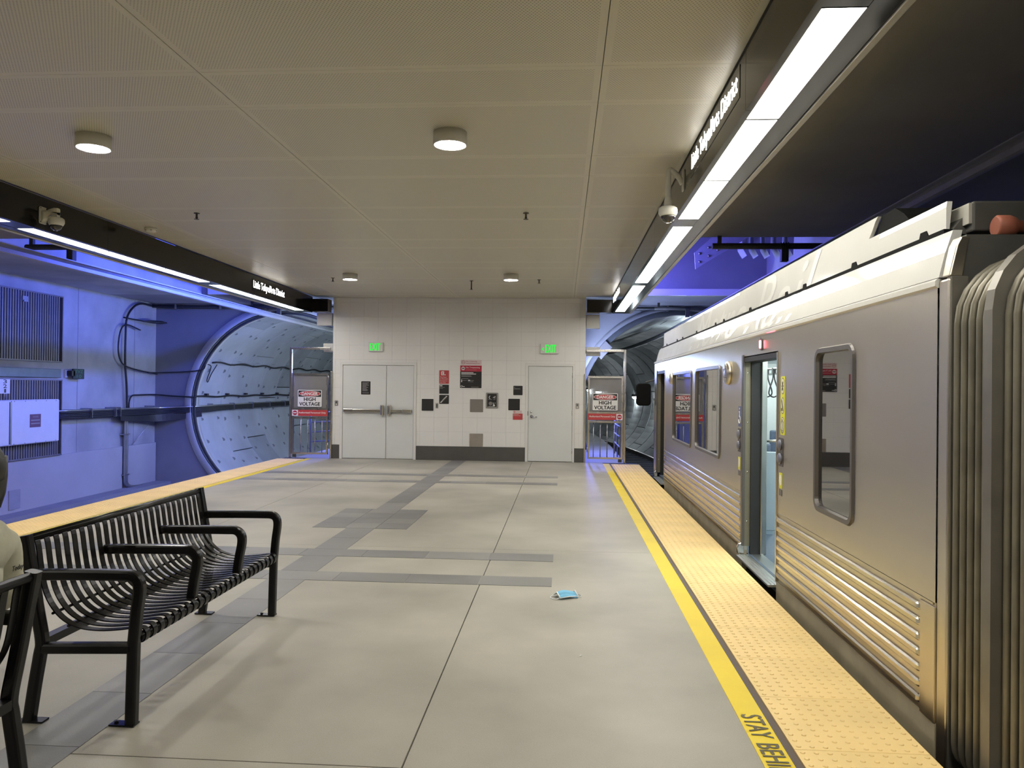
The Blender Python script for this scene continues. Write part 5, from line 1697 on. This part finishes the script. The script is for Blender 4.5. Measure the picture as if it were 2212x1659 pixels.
tc = thing('tunnel_cable', 'black cable clipped high along the left tunnel wall', 'cable', wallpt(24, .5))
a_u = .50
MB().tube([wallpt(21.7 + .25 * k, a_u + .012 * math.sin(k * .9)) for k in range(48)], .026, 6).build('cable', M['cable'], tc)
for k in range(9): MB().box(*[v for p in zip(wallpt(22.0 + 1.4 * k, a_u + .03, .02), wallpt(22.12 + 1.4 * k, a_u + .05, .10)) for v in sorted(p)]).build('clip', M['cable'], tc)
MB().tube(smoothpts([wallpt(21.28, .46, -.12), wallpt(21.6, .47, .06), wallpt(21.75, .42, .06), wallpt(21.8, .30, .05), wallpt(21.9, .27, .05), wallpt(21.95, .36, .05), wallpt(22.05, .48, .05)], 5), .014, 6).build('drop_loop', M['cable'], tc)
MB().tube(smoothpts([(xc + .06, 20.6, 1.98), (xc + .1, 21.2, 1.99), (TL - RT - .2, 21.22, 2.02), (TL - RT + .28, 21.24, 2.08), wallpt(21.4, .46, .03)], 6), .018, 6).build('feed', M['cable'], tc)
tc2 = thing('tunnel_cable', 'black cable clipped at mid height along the left tunnel wall', 'cable', wallpt(24, .12))
MB().tube([wallpt(21.25 + .25 * k, .105 + .006 * math.sin(k * .8)) for k in range(50)], .026, 6).build('cable', M['cable'], tc2)
for k in range(9): MB().box(*[v for p in zip(wallpt(21.9 + 1.4 * k, .115, .02), wallpt(22.02 + 1.4 * k, .14, .10)) for v in sorted(p)]).build('clip', M['cable'], tc2)
hc = thing('header_cable', 'dark conduit along the top of the left tunnel headwall', 'pipe', (-9.6, 21.1, 3.84))
MB().tube([(XL + .1, 20.9, 3.86), (-11.2, 21.15, 3.86), (-6.4, 21.15, 3.86)], .05, 8).build('conduit', M['cable'], hc)
for k in range(4): MB().box(-11.0 + 1.3 * k, -10.95 + 1.3 * k, 21.08, 21.3, 3.80, 3.94).build('hanger', M['galv'], hc)
hc = thing('header_cable', 'dark conduit along the top of the right tunnel headwall', 'pipe', (4, 21.1, 3.84))
MB().tube([(.6, 21.15, 3.86), (6.6, 21.15, 3.86)], .05, 8).build('conduit', M['cable'], hc)
for k in range(4): MB().box(1.4 + 1.4 * k, 1.45 + 1.4 * k, 21.08, 21.3, 3.80, 3.94).build('hanger', M['galv'], hc)

# ------------------------------------------------------------------ OVERHEAD CONDUCTOR RAILS
OP = [(-.045, .055), (.045, .055), (.045, .045), (.012, .04), (.03, 0), (.03, -.045), (.012, -.055), (-.012, -.055), (-.03, -.045), (-.03, 0), (-.012, .04), (-.045, .045)]
t = thing('conductor_rail', 'long overhead conductor rail along the blue-lit track', 'overhead rail', (-7.75, 10, 3.5))
MB().sweep([(-7.75, -3 + 3 * k, 3.515) for k in range(14)], [(a * 1.3, b * 1.25) for a, b in OP]).build('rail', M['alu'], t)
for k in range(9):
    MB().lathe([(.006, 0), (.006, .012)], (-7.716, 15.9 + .07 * (k // 2), 3.50 + .03 * (k % 2)), 'x', 6).build('bolt', M['rail'], t)
t = thing('conductor_rail', 'overhead conductor rail above the train curving into the right tunnel', 'overhead rail', (3.25, 10, 3.45))
pts = [(3.25, -3 + 3 * k, 3.43) for k in range(8)] + [tuple(path(k * 1.5 - .0, .05)[0] + Vector((0, 0, 3.43 - .012 * k))) for k in range(14)]
MB().sweep(pts, [(a * 1.15, b * 1.1) for a, b in OP]).build('rail', M['alu'], t)


def ocs_arm(x0, x1, y, xr, lab):
    t = thing('support_arm', lab, 'support arm', ((x0 + x1) / 2, y, 3.75))
    MB().tube([(x0, y, 3.80), (x1, y, 3.80)], .045, 10).build('beam', M['enddark'], t)
    for x in (x0 + .1, x1 - .1):
        MB().box(x - .03, x + .03, y - .03, y + .03, 3.80, 3.95 if y < YS else 5.7).build('hanger', M['enddark'], t)
    ins = MB()
    for k in range(4): ins.lathe([(.03, 0), (.062, .012), (.03, .03)], (xr - .06 + .035 * k, y, 3.80), 'x', 12)
    ins.build('insulator', M['rubber'], t)
    MB().box(xr - .05, xr + .05, y - .05, y + .05, 3.57, 3.78).build('clamp', M['enddark'], t)


ocs_arm(-8.5, -6.6, 11.62, -7.75, 'dark support arm holding the conductor rail at the left soffit edge')
ocs_arm(2.2, 4.3, 11.62, 3.25, 'dark support arm holding the conductor rail above the train')
ocs_arm(2.4, 4.2, 20.5, 3.25, 'support arm for the conductor rail at the right tunnel mouth')
ocs_arm(-8.6, -6.9, 20.5, -7.75, 'support arm for the conductor rail at the left tunnel mouth')
# bolted steel plates under the right shaft roof
t = thing('steel_bracket', 'bolted diagonal steel bracket in the blue shaft above the train', 'bracket', (3.0, 15, 4.6))
MB().prism([(2.52, 3.98), (2.50, 4.30), (3.05, 4.80), (3.05, 5.7), (3.75, 5.7), (3.75, 4.74)], 'y', 14.98, 15.02).build('plate', M['steelblue'], t)
for k in range(8):
    MB().lathe([(.025, 0), (.025, -.02), (.001, -.02)], (2.60 + .17 * (k // 2), 14.98, 4.12 + .115 * (k // 2) + (.16 if k % 2 else 0)), 'y', 6).build('bolt', M['rail'], t)
for k in range(5):
    tag(MB().prism([(3.45 + .22 * k, 4.44), (3.54 + .22 * k, 4.28), (3.60 + .22 * k, 5.7), (3.45 + .22 * k, 5.7)], 'y', 15.2, 15.6).build('stiffener_plate', M['steelblue']),
        ['nearest', 'second', 'third', 'fourth', 'last'][k] + ' pale stiffener plate in the row beside the bolted bracket', 'plate', 'stiffener plates')
tag(MB().prism([(0.86, 2.66), (1.16, 2.98), (1.34, 2.80), (1.04, 2.47)], 'y', 21.26, 21.34).build('headwall_panel', M['louvre']), 'tilted pale panel at the rim of the right tunnel', 'panel')
MBt = MB()

# ------------------------------------------------------------------ LAMPS OF THE TRACK SIDE
def blue_fixture(x, y0, y1, z, aim, lab, watts, col):
    t = thing('blue_linear_light', lab, 'light', (x, (y0 + y1) / 2, z), 'blue trackside lights')
    MB().box(x - .06, x + .06, y0, y1, z, z + .08).build('housing', M['enddark'], t)
    la = bpy.data.lights.new('blue_lamp', 'AREA'); la.shape = 'RECTANGLE'; la.size = .10; la.size_y = y1 - y0
    la.energy = watts; la.color = col
    lo = bpy.data.objects.new('blue_lamp', la); COL.objects.link(lo); lo.parent = t
    d = Vector(aim)
    lo.rotation_euler = d.to_track_quat('-Z', 'Y').to_euler()
    # long side along world Y
    q = d.normalized(); yv = Vector((0, 1, 0)); xv = yv.cross(-q).normalized()
    mtx = Matrix((xv, yv, -q)).transposed().to_4x4()
    lo.rotation_euler = mtx.to_euler()
    lo.location = Vector((x, (y0 + y1) / 2, z - .03)) - t.location + Vector((.07 if aim[0] > 0 else -.07, 0, 0))
    return t


blue_fixture(-6.20, 13.6, 18.8, 4.05, (-1, 0, -.28), 'blue linear light hidden above the fascia on the blue-wall side', BLUE_W, BLUE_C)
blue_fixture(1.62, 13.4, 18.6, 4.15, (1, 0, .05), 'blue linear light hidden above the fascia on the train side', BLUE_W * .5, (.16, .155, 1.0))


def point_lamp(name, lab, loc, mname, r, par_light=None, energy=0, col=(1, 1, 1), cat='lamp', group=None):
    t = thing(name, lab, cat, loc, group)
    MB().lathe([(r * 1.25, r), (r * 1.3, r * .2), (r * 1.2, 0)], loc, 'z', 14).build('housing', M['enddark'], t)
    MB().lathe([(r * math.cos(a), -r * math.sin(a)) for a in [PI / 2 * k / 5 for k in range(6)]], loc, 'z', 14).build('lens', M[mname], t)
    if energy:
        la = bpy.data.lights.new('lamp_light', 'POINT'); la.energy = energy; la.color = col; la.shadow_soft_size = r
        lo = bpy.data.objects.new('lamp_light', la); COL.objects.link(lo); lo.parent = t; lo.location = (0, 0, -r * 1.6)
    return t


# blue-white signal bars on the side walls behind the end wall (seen only as reflections)
for (x, s, lab) in ((WX1 - .045, 1, 'bright blue-white wall light behind the right gate'), (WX0 + .045, -1, 'bright blue-white wall light behind the left gate')):
    t = thing('wall_light', lab, 'light', (x, 20.2, 2.2), 'walkway wall lights')
    MB().box(x - .05, x + .05, 19.3, 20.9, 2.20, 2.38).build('housing', M['enddark'], t)
    xx = x + s * .05
    MB().box(*sorted((xx, xx + s * .012)), 19.85, 20.85, 2.22, 2.36).build('lens', M['bluewhite'], t)
    MB().box(*sorted((xx, xx + s * .012)), 19.50, 19.80, 2.20, 2.38).build('cyan_lens', M['cyanlamp'], t)
    la = bpy.data.lights.new('blue_lamp', 'AREA'); la.shape = 'RECTANGLE'; la.size = .1; la.size_y = 1.0; la.energy = 150; la.color = (.10, .12, 1)
    lo = bpy.data.objects.new('blue_lamp', la); COL.objects.link(lo); lo.parent = t
    lo.location = (s * .09, -.4, -.03); lo.rotation_euler = (0, 0, 0)
# tunnel lamps
for k, (s, z) in enumerate(((15.5, 1.12), (19.4, 1.28), (26.4, 1.5), (28.2, 1.62))):
    p, th = path(s, RT - .12)
    point_lamp('tunnel_lamp', ['nearest', 'second', 'third', 'farthest'][k] + ' bright lamp on the wall of the dark right tunnel', (p.x, p.y, z), 'tunlamp', .13, None, 26, (.8, .93, 1), group='right tunnel lamps')
for k, y in enumerate((23.6, 27.5, 31.5)):
    point_lamp('tunnel_lamp', ['first', 'second', 'third'][k] + ' lamp inside the left tunnel, hidden by the end wall', (-6.55, y, 3.1), 'tunlamp', .09, None, 34, (.74, .9, 1.0), group='left tunnel lamps')
p, th = path(3.5, .8)
point_lamp('tunnel_lamp', 'lamp near the mouth of the right tunnel behind the train', (p.x, p.y, 3.2), 'tunlamp', .09, None, 130, (.75, .9, 1.0), group='right tunnel lamps')
